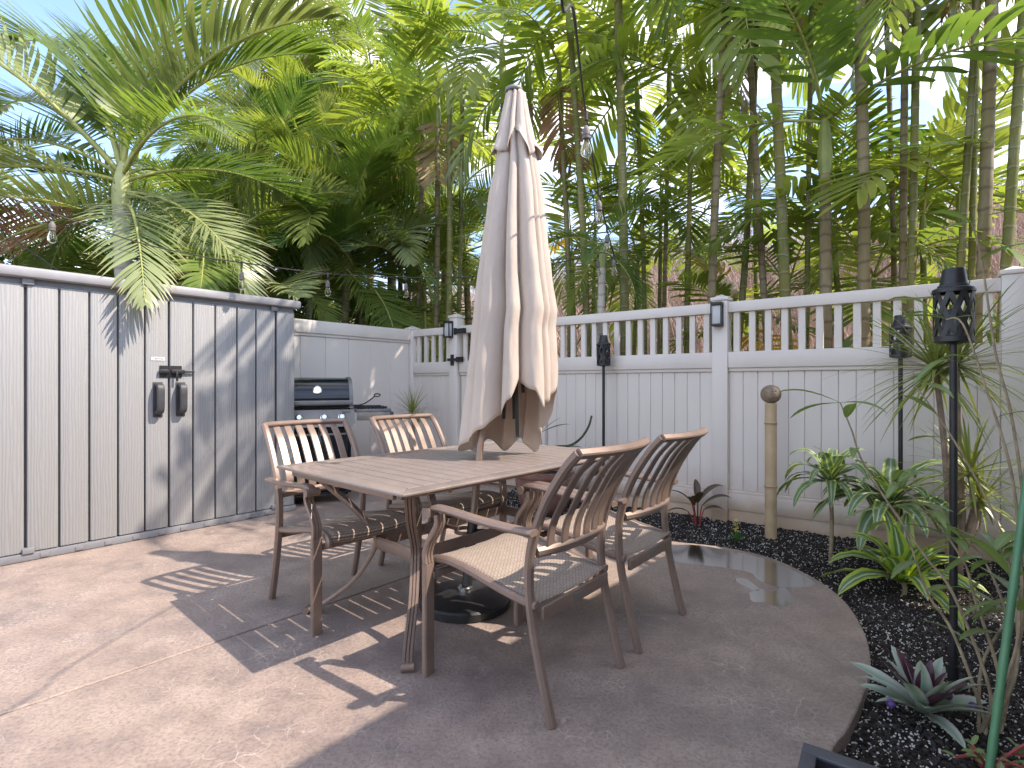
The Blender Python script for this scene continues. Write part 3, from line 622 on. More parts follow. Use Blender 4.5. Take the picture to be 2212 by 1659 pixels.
# ================================================================== chairs (x across, y the way it faces)
def make_chair():
    t = thing('patio_chair', '', 'chair', group='slatted patio chairs around the table')
    bz = M['bronze']; y0 = .28
    Q = lambda x, u, z: Vector((x, u + y0, z))
    SP = [(.024,.408),(.032,.416),(.03,.431),(.014,.447),(-.03,.456),(-.10,.455),(-.2,.440),(-.32,.415),(-.43,.397),(-.502,.390)]
    SPs = smooth_pts([Q(0,u,z) for u, z in SP], 3); m = MB(); n = 12; vv = []; uvs = []
    for p in SPs:
        for i in range(n+1):
            x = -.232 + .464*i/n; vv.append((x, p.y, p.z - .012*math.sin(math.pi*i/n) + .004)); uvs.append((i/n, p.y))
    m.add(vv, [(j*(n+1)+i, j*(n+1)+i+1, (j+1)*(n+1)+i+1, (j+1)*(n+1)+i) for j in range(len(SPs)-1) for i in range(n)], uvs)
    st = part('seat', m, M['sling'], t, smooth=180); sol = st.modifiers.new('thickness', 'SOLIDIFY'); sol.thickness = .004
    for s in (-1, 1): part('seat_rail', MB().sweep([Vector((s*.243, p.y, p.z-.004)) for p in SPs], rrect(.026,.03,.6), side=(1,0,0)), bz, t)
    part('front_bar', MB().rbox((-.256, y0-.022, .378), (.256, y0-.002, .404), .004), bz, t)
    rb = part('rear_bar', MB().rbox((-.225, y0-.519, .332), (.225, y0-.503, .380), .004), bz, t)
    part('maker_plate', MB().rbox((-.03, y0-.5215, .343), (.03, y0-.5192, .368), .001, 1), M['steel'], rb)
    for s in (-1, 1):
        lg = part('leg', MB().sweep([Q(s*.287,0,.001), Q(s*.287,0,.2), Q(s*.287,.0,.44)], rrect(.05,.026,.4), side=(1,0,0)), bz, t)
        part('foot_cap', MB().box((s*.287-.022, y0-.011, 0), (s*.287+.022, y0+.012, .0009)), M['black'], lg)
        ss = smooth_pts([Q(s*.287,.0,.4405), Q(s*.287,.004,.48), Q(s*.287,-.012,.525), Q(s*.288,-.045,.57), Q(s*.289,-.068,.61), Q(s*.29,-.066,.645)], 5)
        part('arm_support', MB().sweep(ss, fluted(.046,.02), side=(1,0,0)), bz, t, smooth=30)
        pst = smooth_pts([Q(s*.246,-.568,.001), Q(s*.246,-.535,.12), Q(s*.247,-.492,.30), Q(s*.247,-.472,.45), Q(s*.247,-.482,.58), Q(s*.247,-.535,.73), Q(s*.245,-.615,.86), Q(s*.243,-.672,.925)], 5)
        part('back_post', MB().sweep(pst, rrect(.036,.030,.6), side=(1,0,0)), bz, t)
        am = [Q(s*.29,-.035,.655), Q(s*.292,-.05,.668), Q(s*.293,-.12,.668), Q(s*.29,-.28,.655), Q(s*.283,-.42,.648), Q(s*.28,-.52,.648)]
        a_ = part('arm', MB().sweep(smooth_pts(am, 5), rrect(.05,.022,.8), side=(1,0,0)), bz, t)
        m = MB(); c = Q(s*.29,-.035,.648); m.sweep([c - Vector((.033,0,0)), c + Vector((.033,0,0))], circ(.019, 14)); part('arm_scroll', m, bz, a_)
        part('seat_bracket', MB().rbox((min(s*.2565,s*.274), y0-.02, .378), (max(s*.2565,s*.274), y0-.003, .404), .002, 1), bz, t)
    bow = lambda x: .045 * (1 - (x/.245)**2)
    part('top_rail', MB().sweep([Q(x, -.672-bow(x), .923) for x in [-.245+.49*i/14 for i in range(15)]], rrect(.034,.042,.8), side=(0,0,1), scale=None), bz, t)
    part('lower_rail', MB().sweep([Q(x, -.486-bow(x), .565) for x in [-.228+.456*i/14 for i in range(15)]], rrect(.036,.026,.8), side=(0,0,1)), bz, t)
    for i in range(6):
        x = -.172 + .344*i/5; b_ = bow(x); p = smooth_pts([Q(x,-.486-b_,.583), Q(x,-.497-b_,.65), Q(x,-.535-b_,.73), Q(x,-.60-b_,.84), Q(x,-.662-b_,.907)], 4)
        part('slat', MB().sweep(p, rrect(.041,.010,.5), side=(1,0,0)), bz, t)
    return t
ch = make_chair()
def place(root, c, f): root.location = (c.x, c.y, 0); root.rotation_euler = (0, 0, math.atan2(-f.x, f.y))
fl = V2(.736, -.677).normalized(); fr = V2(-.775, .632).normalized()
NL = V2(-.91, 2.863); NR = V2(.066, 2.172)
chairs = [(NL, fl, 'slatted patio chair facing the table with its back to the grill and shed doors'), (NL + V2(.648,.761)*.70, fl, 'slatted patio chair with its back to the fence corner and the spiky plant'),
          (NR, fr, 'slatted patio chair nearest the shadow edge, its back to the open curved patio'), (NR + V2(.41,.50), fr, 'slatted patio chair with its back to the bamboo post and puddle')]
for i, (c, f, lb) in enumerate(chairs):
    if i == 0: ch['label'] = lb; place(ch, c, f)
    else: r = dup(ch, (0,0,0), 0, lb); place(r, c, f)

# ================================================================== umbrella and its base
UB = Vector((-.245, 2.80, 0)); UT = Vector((.012, 3.12, 2.86)); ax_ = (UT - UB).normalized()
def upt(z): return UB + (UT - UB) * ((z) / 2.86)
ubs = thing('umbrella_base', 'round black umbrella base under the table', 'umbrella base', UB)
part('disc', MB().lathe([(.225,0),(.235,.006),(.236,.040),(.228,.05),(.15,.068),(.05,.078)], 40), M['black'], ubs)
m = MB(); m.lathe([(.038,.0785),(.038,.092),(.031,.098)], 20); m.v = [tuple(Vector(p)) for p in m.v]; part('collar', m, M['chrome'], ubs)
part('sleeve', MB().sweep([ax_*.098, ax_*.42], circ(.027, 16)), M['black'], ubs); 
m = MB(); p = ax_*.38; m.sweep([p + Vector((.026,0,0)), p + Vector((.075,-.01,0))], circ(.008,8)); part('knob', m, M['black'], ubs)
um = thing('patio_umbrella', 'closed beige canvas patio umbrella standing through the table', 'umbrella', UB)
part('pole', MB().sweep([upt(.425), upt(2.84)], circ(.0195, 16)), M['bronze'], um, True)
m = MB(); m.lathe([(.05,0),(.054,.008),(.05,.02),(.03,.03),(.012,.034)], 20); m.xform(Matrix.Translation(upt(2.845))); part('finial_cap', m, m_simple('grey_cap', (.2,.2,.19), .6), um, True)
YU = 3.03
# outline of the furled cloth: height, left edge, right edge (picture columns at the umbrella's distance)
OUT = [(2.84,1096,1133),(2.70,1086,1141),(2.55,1076,1152),(2.40,1068,1164),(2.25,1056,1174),(2.0,1042,1184),(1.75,1030,1193),(1.64,1026,1200),(1.56,1023,1205),(1.46,1019,1199),(1.25,1010,1202),(1.0,1003,1200),(.75,994,1192)]
def outl(z):
    for (za, la, ra), (zb, lb_, rb_) in zip(OUT, OUT[1:]):
        if za >= z >= zb: t = (za - z)/(za - zb); l, r = la+(lb_-la)*t, ra+(rb_-ra)*t; break
    else: l, r = OUT[-1][1:] if z < .75 else OUT[0][1:]
    k = YU / FD; return ((l + r)/2 - 1106)*k, (r - l)/2*k
HEM = [(0,1.12),(25,1.06),(45,1.02),(62,1.12),(78,1.17),(92,1.07),(108,.985),(128,.91),(150,.84),(180,.775),(200,.80),(222,.75),(245,.82),(268,.752),(290,.83),(312,.748),(335,.90),(360,1.12)]
def hem(th):
    d = math.degrees(th) % 360
    for (a, za), (b_, zb) in zip(HEM, HEM[1:]):
        if a <= d <= b_: t = (d-a)/(b_-a); t = t*t*(3-2*t); return za + (zb-za)*t
FOLD = [(.10,1.0,.42),(.62,.92,.22),(1.06,1.0,.34),(1.74,.90,.27),(2.55,.96,.44),(3.10,1.0,.36),(3.75,.95,.35),(4.4,1.0,.35),(5.05,.95,.35),(5.65,.97,.33)]   # fold ridges: direction, reach, half width
def cloth_r(th, v):
    s_ = 0.; fl_ = .62 - .16*v
    for a, k, w in FOLD:
        d = abs((th - a + math.pi) % (2*math.pi) - math.pi)
        if d < w*1.35: s_ = max(s_, k*math.sqrt(max(0, 1 - (d/(w*1.35))**2)))
    return max(s_, fl_*.72) if s_ > fl_*.72 else fl_*.72
def cloth(ztop, hemf, nth, nz, flare, twist, rscale=1.):
    m = MB(); vv = []
    for j in range(nz+1):
        for i in range(nth):
            th = 2*math.pi*i/nth; zt = hemf(th); v = j/nz; z = ztop + (zt - ztop)*v
            cx, hw_ = outl(z); r = cloth_r((th + twist*(v-.3)) % (2*math.pi), v)*hw_*rscale*(1 + flare*max(0, v-.75)*4*.25)
            r *= 1 + .035*noise.noise((math.cos(th)*3, math.sin(th)*3, z*3.2)) + .02*noise.noise((math.cos(th)*9, math.sin(th)*9, z*7))
            cy = 3.12 - (2.86 - z)*.06
            vv.append((cx + r*math.cos(th), cy - r*math.sin(th)*.92, z))
    fs = [(j*nth+i, j*nth+(i+1)%nth, (j+1)*nth+(i+1)%nth, (j+1)*nth+i) for j in range(nz) for i in range(nth)]
    m.add(vv, fs); return m
cn = part('canopy', cloth(2.62, hem, 260, 60, .18, .22), M['cloth'], um, True, smooth=180); md = cn.modifiers.new('hem_thickness', 'SOLIDIFY'); md.thickness = .003
VH = [(0,2.44),(30,2.50),(55,2.42),(80,2.56),(95,2.60),(115,2.47),(140,2.46),(165,2.52),(185,2.47),(220,2.53),(260,2.45),(300,2.52),(335,2.46),(360,2.44)]
def vhem(th):
    d = math.degrees(th) % 360
    for (a, za), (b_, zb) in zip(VH, VH[1:]):
        if a <= d <= b_: t = (d-a)/(b_-a); return za + (zb-za)*t
vf = part('vent_flap', cloth(2.842, vhem, 200, 18, .6, -.2, 1.16), M['cloth'], um, True, smooth=180); md = vf.modifiers.new('hem_thickness', 'SOLIDIFY'); md.thickness = .003
for a, zb in ((1.45,.86),(2.1,1.3),(2.7,1.1),(3.5,1.0),(4.3,.95),(5.1,.95),(5.9,1.1),(.6,1.25)):
    cx, hw_ = outl(zb); top = upt(2.55); bt = Vector((cx + .30*hw_*math.cos(a) + (.045 if a == 1.45 else 0), 3.12-(2.86-zb)*.06 - .30*hw_*math.sin(a), zb)); part('rib', MB().sweep([top, top.lerp(bt,.5), bt], rrect(.02,.012), side=(1,0,0)), M['black'], um, True)
# ================================================================== string lights
M['cable'] = m_simple('black_cable', (.035,.03,.03), .6, var=.2)
M['socket'] = m_simple('weathered_socket', (.16,.135,.125), .6, var=.25, nscale=30)
def m_bulb():
    m = mat('clear_bulb', (1,1,1), .02); b = bsdf(m); b.inputs['Transmission Weight'].default_value = 1; b.inputs['IOR'].default_value = 1.15; return m
M['bulb'] = m_bulb(); M['filament'] = m_simple('filament', (.45,.30,.18), .4, .5)
socket_me = MB().lathe([(.006,0),(.010,-.006),(.0185,-.02),(.0195,-.045),(.017,-.048),(.0195,-.051),(.019,-.062)], 14).mesh('socket', M['socket'], 40)
bulb_me = MB().lathe([(.013,-.0625),(.015,-.07),(.022,-.09),(.0275,-.112),(.0265,-.128),(.02,-.14),(.010,-.147),(.002,-.149)], 16).mesh('bulb', M['bulb'], 180)
fm = MB()
for a in range(4): fm.tube([(.003*math.cos(a*1.57),.003*math.sin(a*1.57),-.066), (.010*math.cos(a*1.57),.010*math.sin(a*1.57),-.095), (.006*math.cos(a*1.57),.006*math.sin(a*1.57),-.118)], .0011, 4)
fil_me = fm.mesh('filament', M['filament'])
def string_light(pts, bulbs, label, drop=.07):
    P = smooth_pts(pts, 8); loc = P[len(P)//2]; t = thing('string_lights', label, 'string lights', loc, group=None)
    part('cable', MB().tube(P, .0052, 6), M['cable'], t, True)
    for c, dz in bulbs:
        q = c - loc; m = MB().sweep([q + Vector((0,0,-.005)), q + Vector((0,0,-dz))], circ(.0028, 5)); m.sweep([q + Vector((0,0,.012)), q + Vector((0,0,-.03))], circ(.009, 8)); part('drop_cord', m, M['cable'], t)
        s = inst('socket', socket_me, t, q + Vector((0,0,-dz))); inst('bulb', bulb_me, s); inst('filament', fil_me, s)
PE = D(1332, 572, 5.0)
sa = [Vector((.05, -.6, 2.62)), D(1215,-120,1.35), D(1240,30,1.75), D(1264,235,2.5), D(1290,395,3.35), D(1310,490,4.4), D(1322,535,4.75), PE]
string_light(sa, [(D(1266.5,246,2.5),.055), (D(1294,412,3.35),.06), (D(1311,494,4.4),.05), (D(1326,553,4.85),.03)], 'clear bulb string lights running overhead down to the pale palm')
sb_ = [D(-260,350,2.9), D(0,421,3.4), D(95,455,3.6), D(190,487,3.8), D(300,524,4.0), D(420,551,4.2), D(520,567,4.4), D(707,591,4.95), D(877,599,5.5), D(1020,597,5.5), D(1150,579,5.3), D(1240,560,5.15), D(1305,546,5.05), PE]
string_light(sb_, [(D(113,461,3.65),.055), (D(522,568,4.4),.075), (D(708,591.5,4.95),.06), (D(877,599.5,5.5),.06), (D(1292,549,5.07),.06), (D(1345,560,5.0),.025)][:5], 'clear bulb string lights sagging across above the shed and back fence')
m = MB().tube(smooth_pts([D(-120,430,4.9), D(0,497,4.9), D(70,545,4.9), D(150,600,4.9), D(230,650,4.95), D(330,700,5.1)], 5), .006, 6); single('power_cable', m, M['cable'], 'thin black cable slanting down behind the shed roof', 'cable')
m = MB().tube(smooth_pts([D(-400,420,16), D(500,330,17), D(1150,216,18), D(1215,196,18.2), D(2300,20,20)], 4), .012, 5); single('power_line', m, M['cable'], 'thin overhead power line crossing the sky behind the palms', 'power line')
m = MB().tube(smooth_pts([D(900,560,20), D(1600,420,20), D(1760,395,20), D(2400,300,20)], 4), .012, 5); single('power_line', m, M['cable'], 'lower overhead wire seen between the palm stems', 'power line')

# ================================================================== tiki torches
def torch():
    t = thing('garden_torch', '', 'torch', group='black garden torches in the bed'); bk = M['black']
    part('pole', MB().sweep([(0,0,-.12),(0,0,1.36)], circ(.0135, 12)), bk, t)
    part('stake_sleeve', MB().sweep([(0,0,-.14),(0,0,.09)], circ(.019, 12)), bk, t)
    m = MB(); m.lathe([(.014,1.345),(.05,1.35),(.064,1.355),(.064,1.375),(.055,1.378)], 24); part('cup', m, bk, t)
    part('oil_canister', MB().lathe([(.036,1.378),(.036,1.47),(.02,1.48),(.012,1.485),(.012,1.50)], 16), M['cast'], t)
    m = MB(); r = .062; n = 9
    for k in range(n):
        for sgn in (1, -1):
            P = [Vector((r*math.cos(2*math.pi*k/n + sgn*q*1.05), r*math.sin(2*math.pi*k/n + sgn*q*1.05), 1.374 + .175*q)) for q in [i/8 for i in range(9)]]
            vs_ = []; f = []
            for i, p in enumerate(P):
                tn = (P[min(i+1,8)] - P[max(i-1,0)]).normalized(); nr = Vector((p.x, p.y, 0)).normalized(); w = tn.cross(nr)*.0085; vs_ += [p-w-nr*.001, p+w-nr*.001, p+w+nr*.002, p-w+nr*.002]
            for i in range(8):
                for j in range(4): f.append((4*i+j, 4*i+(j+1)%4, 4*i+4+(j+1)%4, 4*i+4+j))
            m.add(vs_, f)
    part('lattice_shade', m, bk, t)
    m = MB(); m.lathe([(.060,1.548),(.068,1.546),(.069,1.556),(.066,1.562),(.052,1.568),(.05,1.575),(.045,1.578),(.036,1.635),(.034,1.64),(.0,1.642)], 24, caps=False); part('cap', m, bk, t); return t
t0 = torch(); q = G(2055, 1490, -.05); q.x = .811*2.1 + .025; q.y = 2.1; t0.location = (q.x, q.y, -.04); t0['label'] = 'tall black torch rising through the leggy shrub beside the purple leaved plant'
dup(t0, (2.665, 3.68, -.02), 1.1, 'black torch behind the striped leaf plants, close to the fence')
dup(t0, (.867, 5.08, -.03), .4, 'black torch standing by the fence behind the table')

# ================================================================== bamboo post with coconut
m_b = m_simple('dry_bamboo', (.50,.36,.22), .5, var=.2, nscale=5)
q = G(1665, 1165, -.03); bp = thing('bamboo_post', 'thick dry bamboo post standing upright in the garden bed', 'post', (q.x, q.y, -.05))
H = 1.055; prof = []
nodes = [.42, .90]
z = -.08
while z < H:
    prof.append((.042, z)); z += .03
for nd in nodes: prof += [(.042, nd-.012), (.0445, nd-.006), (.041, nd), (.0455, nd+.006), (.042, nd+.014)]
prof = sorted(set(prof), key=lambda p: p[1]) + [(.042, H), (.034, H+.001)]
part('culm', MB().lathe(prof, 22), m_b, bp, smooth=50)
for nd in nodes: part('node_ring', MB().lathe([(.0425, nd-.004), (.0465, nd-.002), (.0465, nd+.001), (.0425, nd+.003)], 22, caps=False), m_simple('bamboo_node', (.28,.19,.11), .7), bp)
def m_coco():
    m = m_simple('coconut_husk', (.27,.20,.145), .8, var=.45, nscale=14, bumpd=.004); return m
bm = bmesh.new(); bmesh.ops.create_icosphere(bm, subdivisions=4, radius=.073)
for v in bm.verts: v.co *= 1 + .025*noise.noise(v.co*22) + .02*noise.noise(v.co*8); v.co.z *= .97
holes = [Vector((-.22,-.93,.28)).normalized(), Vector((.10,-.95,.32)).normalized(), Vector((-.08,-.99,.0)).normalized(), Vector((-.45,-.85,.45)).normalized()]
for v in bm.verts:
    for h in holes:
        d = (v.co.normalized() - h).length
        if d < .15: v.co *= 1 - .12*(1 - d/.15)
bm.verts.index_update(); m = MB().add([v.co.copy() for v in bm.verts], [[v.index for v in f.verts] for f in bm.faces]); bm.free()
cc = thing('coconut', 'round brown coconut with dark eye holes sitting on the bamboo post', 'coconut', (q.x, q.y, -.05 + H + .068))
part('shell', m, m_coco(), cc, smooth=180)
for h in holes[:3]: part('eye_hole', MB().lathe([(.0,-.004),(.0075,0),(.0065,.003),(0,.0035)], 10, caps=False).xform(Matrix.Translation(h*.0655) @ h.to_track_quat('Z','Y').to_matrix().to_4x4()), M['dark_print'], cc)

# ================================================================== potted plant behind the table
pc = Vector((.30, 5.02, -.045)); pt = thing('flower_pot', 'large dark plum glazed flower pot on the black gravel behind the table', 'pot', pc)
M['glaze'] = m_simple('plum_glaze', (.23,.12,.10), .28, var=.25, nscale=6)
part('pot_wall', MB().lathe([(.18,0),(.20,.01),(.245,.14),(.268,.27),(.272,.33),(.282,.335),(.288,.36),(.288,.395),(.276,.40),(.262,.395),(.258,.345),(.25,.33)], 40, caps=True), M['glaze'], pt, smooth=50)
part('potting_soil', MB().lathe([(.0,.352),(.15,.356),(.257,.348)], 24, caps=False), M['soil'], pt)

def leaf(m, base, az, el, L, w, droop, rows=8, fold=.25, twist=0., shape='strap', side0=None, wav=0.):
    """one leaf blade of three verts across, uv = across, along"""
    d = Vector((math.cos(az)*math.cos(el), math.sin(az)*math.cos(el), math.sin(el))); p = Vector(base); vv = []; uv = []; st = L/rows
    for i in range(rows+1):
        t = i/rows
        wd = {'strap': min(1, .45 + 2.2*t) * (1 - t**3.2)**.8, 'lance': max(.04, math.sin(math.pi*min(1, t*.93+.06)))**.8, 'oval': max(.05, math.sin(math.pi*min(1, .04+t*.95)))**.55, 'grass': (1 - t)**.6*(.6+.4*min(1,t*6)), 'prae': min(1,.16+1.05*t)*(1 if t < .93 else .72)}[shape]*w/2
        s = Vector((-math.sin(az), math.cos(az), 0)); s = (Matrix.Rotation(twist*t, 3, d) @ s).normalized(); up = s.cross(d) * -1
        up = d.cross(s); wv = wav*wd*math.sin(i*2.1+az*3)
        vv += [p - s*wd + up*(abs(fold)*wd + wv), p, p + s*wd + up*(abs(fold)*wd - wv)]; uv += [(0,t),(.5,t),(1,t)]
        p = p + d*st; d = (d + Vector((0,0,-1))*droop*st/L*(.35+1.3*t)).normalized()
    f = []
    for i in range(rows): a = 3*i; f += [(a,a+1,a+4,a+3),(a+1,a+2,a+5,a+4)]
    m.add(vv, f, uv); return p
def m_stripe(name, stops, trans=.2, rough=.35):
    m = mat(name, (.1,.2,.05), rough); uv = N_(m, 'ShaderNodeUVMap'); sp = N_(m, 'ShaderNodeSeparateXYZ'); L_(m, uv.outputs[0], sp.inputs[0]); c = coords(m)
    a = N_(m, 'ShaderNodeMath', operation='MULTIPLY_ADD'); L_(m, noise_n(m, coords(m, (1,1,1)), 18, 3), a.inputs[0]); a.inputs[1].default_value = .10; L_(m, sp.outputs[0], a.inputs[2]); s = N_(m, 'ShaderNodeMath', operation='SUBTRACT'); L_(m, a.outputs[0], s.inputs[0]); s.inputs[1].default_value = .05
    col = ramp(m, s.outputs[0], stops); L_(m, col, bsdf(m).inputs['Base Color']); tr = N_(m, 'ShaderNodeBsdfTranslucent'); L_(m, mixc(m, 1., col, (1.5,1.6,.6), 'MULTIPLY'), tr.inputs[0]); ms = N_(m, 'ShaderNodeMixShader'); ms.inputs[0].default_value = trans; L_(m, bsdf(m).outputs[0], ms.inputs[1]); L_(m, tr.outputs[0], ms.inputs[2]); L_(m, ms.outputs[0], m.node_tree.nodes['Material Output'].inputs[0]); return m
M['corn'] = m_stripe('striped_leaf', [(0,(0.400,0.463,0.163)),(.12,(0.325,0.400,0.125)),(.18,(0.088,0.163,0.062)),(.42,(0.150,0.225,0.138)),(.47,(0.425,0.475,0.325)),(.53,(0.425,0.475,0.325)),(.58,(0.150,0.225,0.138)),(.82,(0.088,0.163,0.062)),(.88,(0.325,0.400,0.125)),(1,(0.400,0.463,0.163))])
M['lime'] = m_stripe('lime_striped_leaf', [(0,(.42,.50,.08)),(.2,(.34,.44,.07)),(.28,(.08,.19,.06)),(.42,(.13,.22,.13)),(.47,(.5,.54,.33)),(.53,(.5,.54,.33)),(.58,(.13,.22,.13)),(.72,(.08,.19,.06)),(.8,(.34,.44,.07)),(1,(.42,.50,.08))], .28)
M['oyster'] = m_stripe('silver_purple_leaf', [(0,(0.363,0.264,0.297)),(.1,(0.396,0.440,0.374)),(.4,(0.275,0.363,0.286)),(.6,(0.220,0.308,0.220)),(.9,(0.396,0.440,0.374)),(1,(0.363,0.264,0.297))], .1)
M['purple'] = m_simple('purple_leaf', (.11,.035,.06), .4, var=.4)
M['grassy'] = m_stripe('spiky_leaf', [(0,(0.270,0.176,0.081)),(.12,(0.270,0.311,0.081)),(.5,(0.162,0.230,0.054)),(.88,(0.270,0.311,0.081)),(1,(0.270,0.176,0.081))], .2)
M['red_leaf'] = m_stripe('maroon_leaf', [(0,(.16,.06,.05)),(.2,(.075,.05,.04)),(.5,(.11,.09,.05)),(.8,(.075,.05,.04)),(1,(.16,.06,.05))], .12)
M['glossy'] = m_stripe('glossy_leaf', [(0,(.04,.12,.035)),(.46,(.05,.14,.04)),(.5,(.2,.28,.1)),(.54,(.05,.14,.04)),(1,(.04,.12,.035))], .15, .25)
M['cane'] = m_simple('tan_cane', (.30,.23,.15), .75, var=.35, nscale=22)
M['bark'] = m_simple('pinkish_bark', (.27,.19,.15), .8, var=.35, nscale=16, bumpd=.004)
M['redstem'] = m_simple('red_stem', (.30,.05,.05), .5, var=.3)
rnd = random.Random(21)
def rosette(t, c, n, L, w, mt, el0, el1, droop, shape, rows=8, fold=.25, jit=.25, az0=0., wav=0., spin=2.399):
    for i in range(n):
        k = i/max(1,n-1); m = MB(); az = az0 + i*spin + rnd.uniform(-jit, jit); el = el0 + (el1-el0)*k + rnd.uniform(-.12,.12); l = L*rnd.uniform(.8,1.12)*(1 - .35*max(0,k-.6))
        leaf(m, Vector(c) + Vector((0,0,.02*k)) + Vector((math.cos(az),math.sin(az),0))*.006, az, el, l, w*rnd.uniform(.85,1.1), droop*rnd.uniform(.75,1.25), rows, fold, rnd.uniform(-.5,.5), shape, wav=wav); part('leaf', m, mt, t, smooth=60)
pl = thing('plumeria_cutting', 'young plant with glossy oval leaves and one snaking dark bare stem in the plum pot', 'plant', (pc.x, pc.y, pc.z+.352))
ro = Vector(pl.location)
def loc_(u, v, Y): return D(u, v, Y) - ro
m = MB(); m.tube(smooth_pts([Vector((-.08,0,-.05)), loc_(1163,985,5.0), loc_(1168,960,5.0), loc_(1166,935,5.0)],4), .014, 8, scale=[1-.03*i for i in range(13)]); part('stem', m, M['bark'], pl)
m = MB(); m.tube(smooth_pts([Vector((.05,0,-.05)), loc_(1180,985,5.0), loc_(1200,966,4.98), loc_(1232,962,4.95), loc_(1256,945,4.95), loc_(1272,920,4.95), loc_(1278,898,4.95)],5), .0155, 8, scale=[1-.012*i for i in range(31)]); part('bare_stem', m, m_simple('mottled_dark_stem', (.055,.06,.03), .6, var=.9, nscale=50), pl)
b0 = loc_(1166,936,5.0)
for az, el, L, w, dr, sh_ in ((.35,1.25,.26,.105,.25,'oval'),(.1,.45,.30,.05,.6,'lance'),(-.15,.75,.24,.04,.4,'lance'),(2.6,.5,.16,.05,.8,'lance')):
    m = MB(); leaf(m, b0, az, el, L, w, dr, 8, .15, .2, sh_); part('leaf', m, M['glossy'], pl, smooth=60)
for az, u, v in ((0.1,1210,968),(3.0,1200,967),(.5,1150,975)):
    m = MB(); leaf(m, loc_(u,v,4.98), az, .12, .2, .085, .3, 8, .15, .1, 'oval'); part('leaf', m, M['glossy'], pl, smooth=60)

# spiky plant in the far corner
q = Vector((-.186*6.05, 6.05, 0)); sp1 = thing('spiky_dracaena', 'spiky narrow leaved plant in front of the fence corner by the gate', 'plant', q, group=None)
part('pot_body', MB().lathe([(.10,0),(.13,.18),(.145,.22),(.145,.25),(.12,.245)], 22), M['glaze'], sp1); part('stem', MB().tube(smooth_pts([(0,0,.2),(.02,0,.5),(0,.01,.82)],4), .016, 8), M['cane'], sp1)
rosette(sp1, (0,.01,.82), 60, .36, .013, M['grassy'], -.35, 1.4, .55, 'grass', 5, .2)
rosette(sp1, (.06,.0,.70), 30, .30, .012, M['grassy'], -.35, 1.3, .6, 'grass', 5, .2)

# striped leaf plants
def corn(q, h, label, n, L, w, mt, droop, el0, el1, cane=.012, name='striped_dracaena'):
    t = thing(name, label, 'plant', q)
    if h > .05: part('cane', MB().tube(smooth_pts([(0,0,-.03),(.012,0,h*.5),(0,0,h)],4), cane, 9), M['cane'], t)
    rosette(t, (0,0,h), n, L, w, mt, el0, el1, droop, 'strap', 10, .22, .3, rnd.uniform(0,6), .12); return t
q = G(1793, 1218, -.03); corn(q, .53, 'drooping green striped plant on a thin cane beside the bamboo post', 26, .38, .066, M['corn'], 3.0, .1, 1.35)
q = G(1932, 1200, -.03); q = Vector((2.38, 3.38, -.035)); corn(q, .42, 'broad drooping striped plant on a grey cane in front of the back torch', 28, .48, .09, M['corn'], 2.6, .0, 1.3, .018)
q = G(1950, 1285, -.045); corn(q, .07, 'low lime green striped plant leaning over the patio edge', 20, .45, .105, M['lime'], 1.7, .15, 1.35)

# spiky dracaena with several heads by the fence
q = Vector((2.62, 3.16, -.035)); sp2 = thing('spiky_dracaena', 'tall many headed spiky plant with bare stems in front of the right fence', 'plant', q)
def wl_(u, v, Y): return D(u, v, Y) - q
def stem(P, r0, r1): P = smooth_pts(P, 4); part('stem', MB().tube(P, r0, 9, scale=[1+(r1/r0-1)*i/(len(P)-1) for i in range(len(P))]), M['bark'] if r0 > .02 else M['cane'], sp2)
stem([Vector((0,0,-.04)), wl_(2068,1205,3.16), wl_(2095,1150,3.15), wl_(2108,1100,3.14)], .034, .026)
H1, H2, H3, H4 = wl_(2021,800,3.1), wl_(2066,790,3.12), wl_(2095,1025,3.0), wl_(2118,1085,3.05)
stem([Vector((-.03,0,-.04)), wl_(2052,1180,3.12), wl_(2050,1100,3.12), wl_(2040,960,3.1), H1], .028, .013)
stem([Vector((-.0,.03,-.04)), wl_(2075,1160,3.16), wl_(2076,1050,3.15), wl_(2070,920,3.13), H2], .026, .013)
stem([wl_(2106,1105,3.14), wl_(2100,1065,3.05), H3], .014, .011); stem([wl_(2108,1100,3.14), wl_(2116,1092,3.08), H4], .014, .011)
for hpt, n, L in ((H1,84,.55),(H2,84,.58),(H3,52,.40),(H4,44,.36)): rosette(sp2, hpt, n, L, .020, M['grassy'], -.75, 1.42, .75, 'grass', 6, .2, .5)

# red cordyline by the fence
q = Vector((1.53, 4.42, -.03)); cd = thing('red_cordyline', 'small maroon leaved plant with red stems at the foot of the fence', 'plant', q)
for i, (dx, dz, az, L, el) in enumerate(((.0,.20,.3,.30,.85),(.02,.17,-.2,.26,.75),(-.03,.2,2.7,.22,.8),(.03,.14,.1,.2,.35),(-.05,.13,3.3,.2,.4),(0,.22,1.4,.2,1.2),(.0,.2,-1.6,.2,1.0),(-.02,.18,4.2,.2,.9))):
    b_ = Vector((dx*1.6, 0, dz)); part('stem', MB().tube([Vector((dx*.3,0,-.03)), Vector((dx,0,dz*.6)), b_], .005, 6), M['redstem'], cd); m = MB(); leaf(m, b_, az, el, L, .062, 1.5, 9, .3, .3, 'lance'); part('leaf', m, M['red_leaf'], cd, smooth=60)
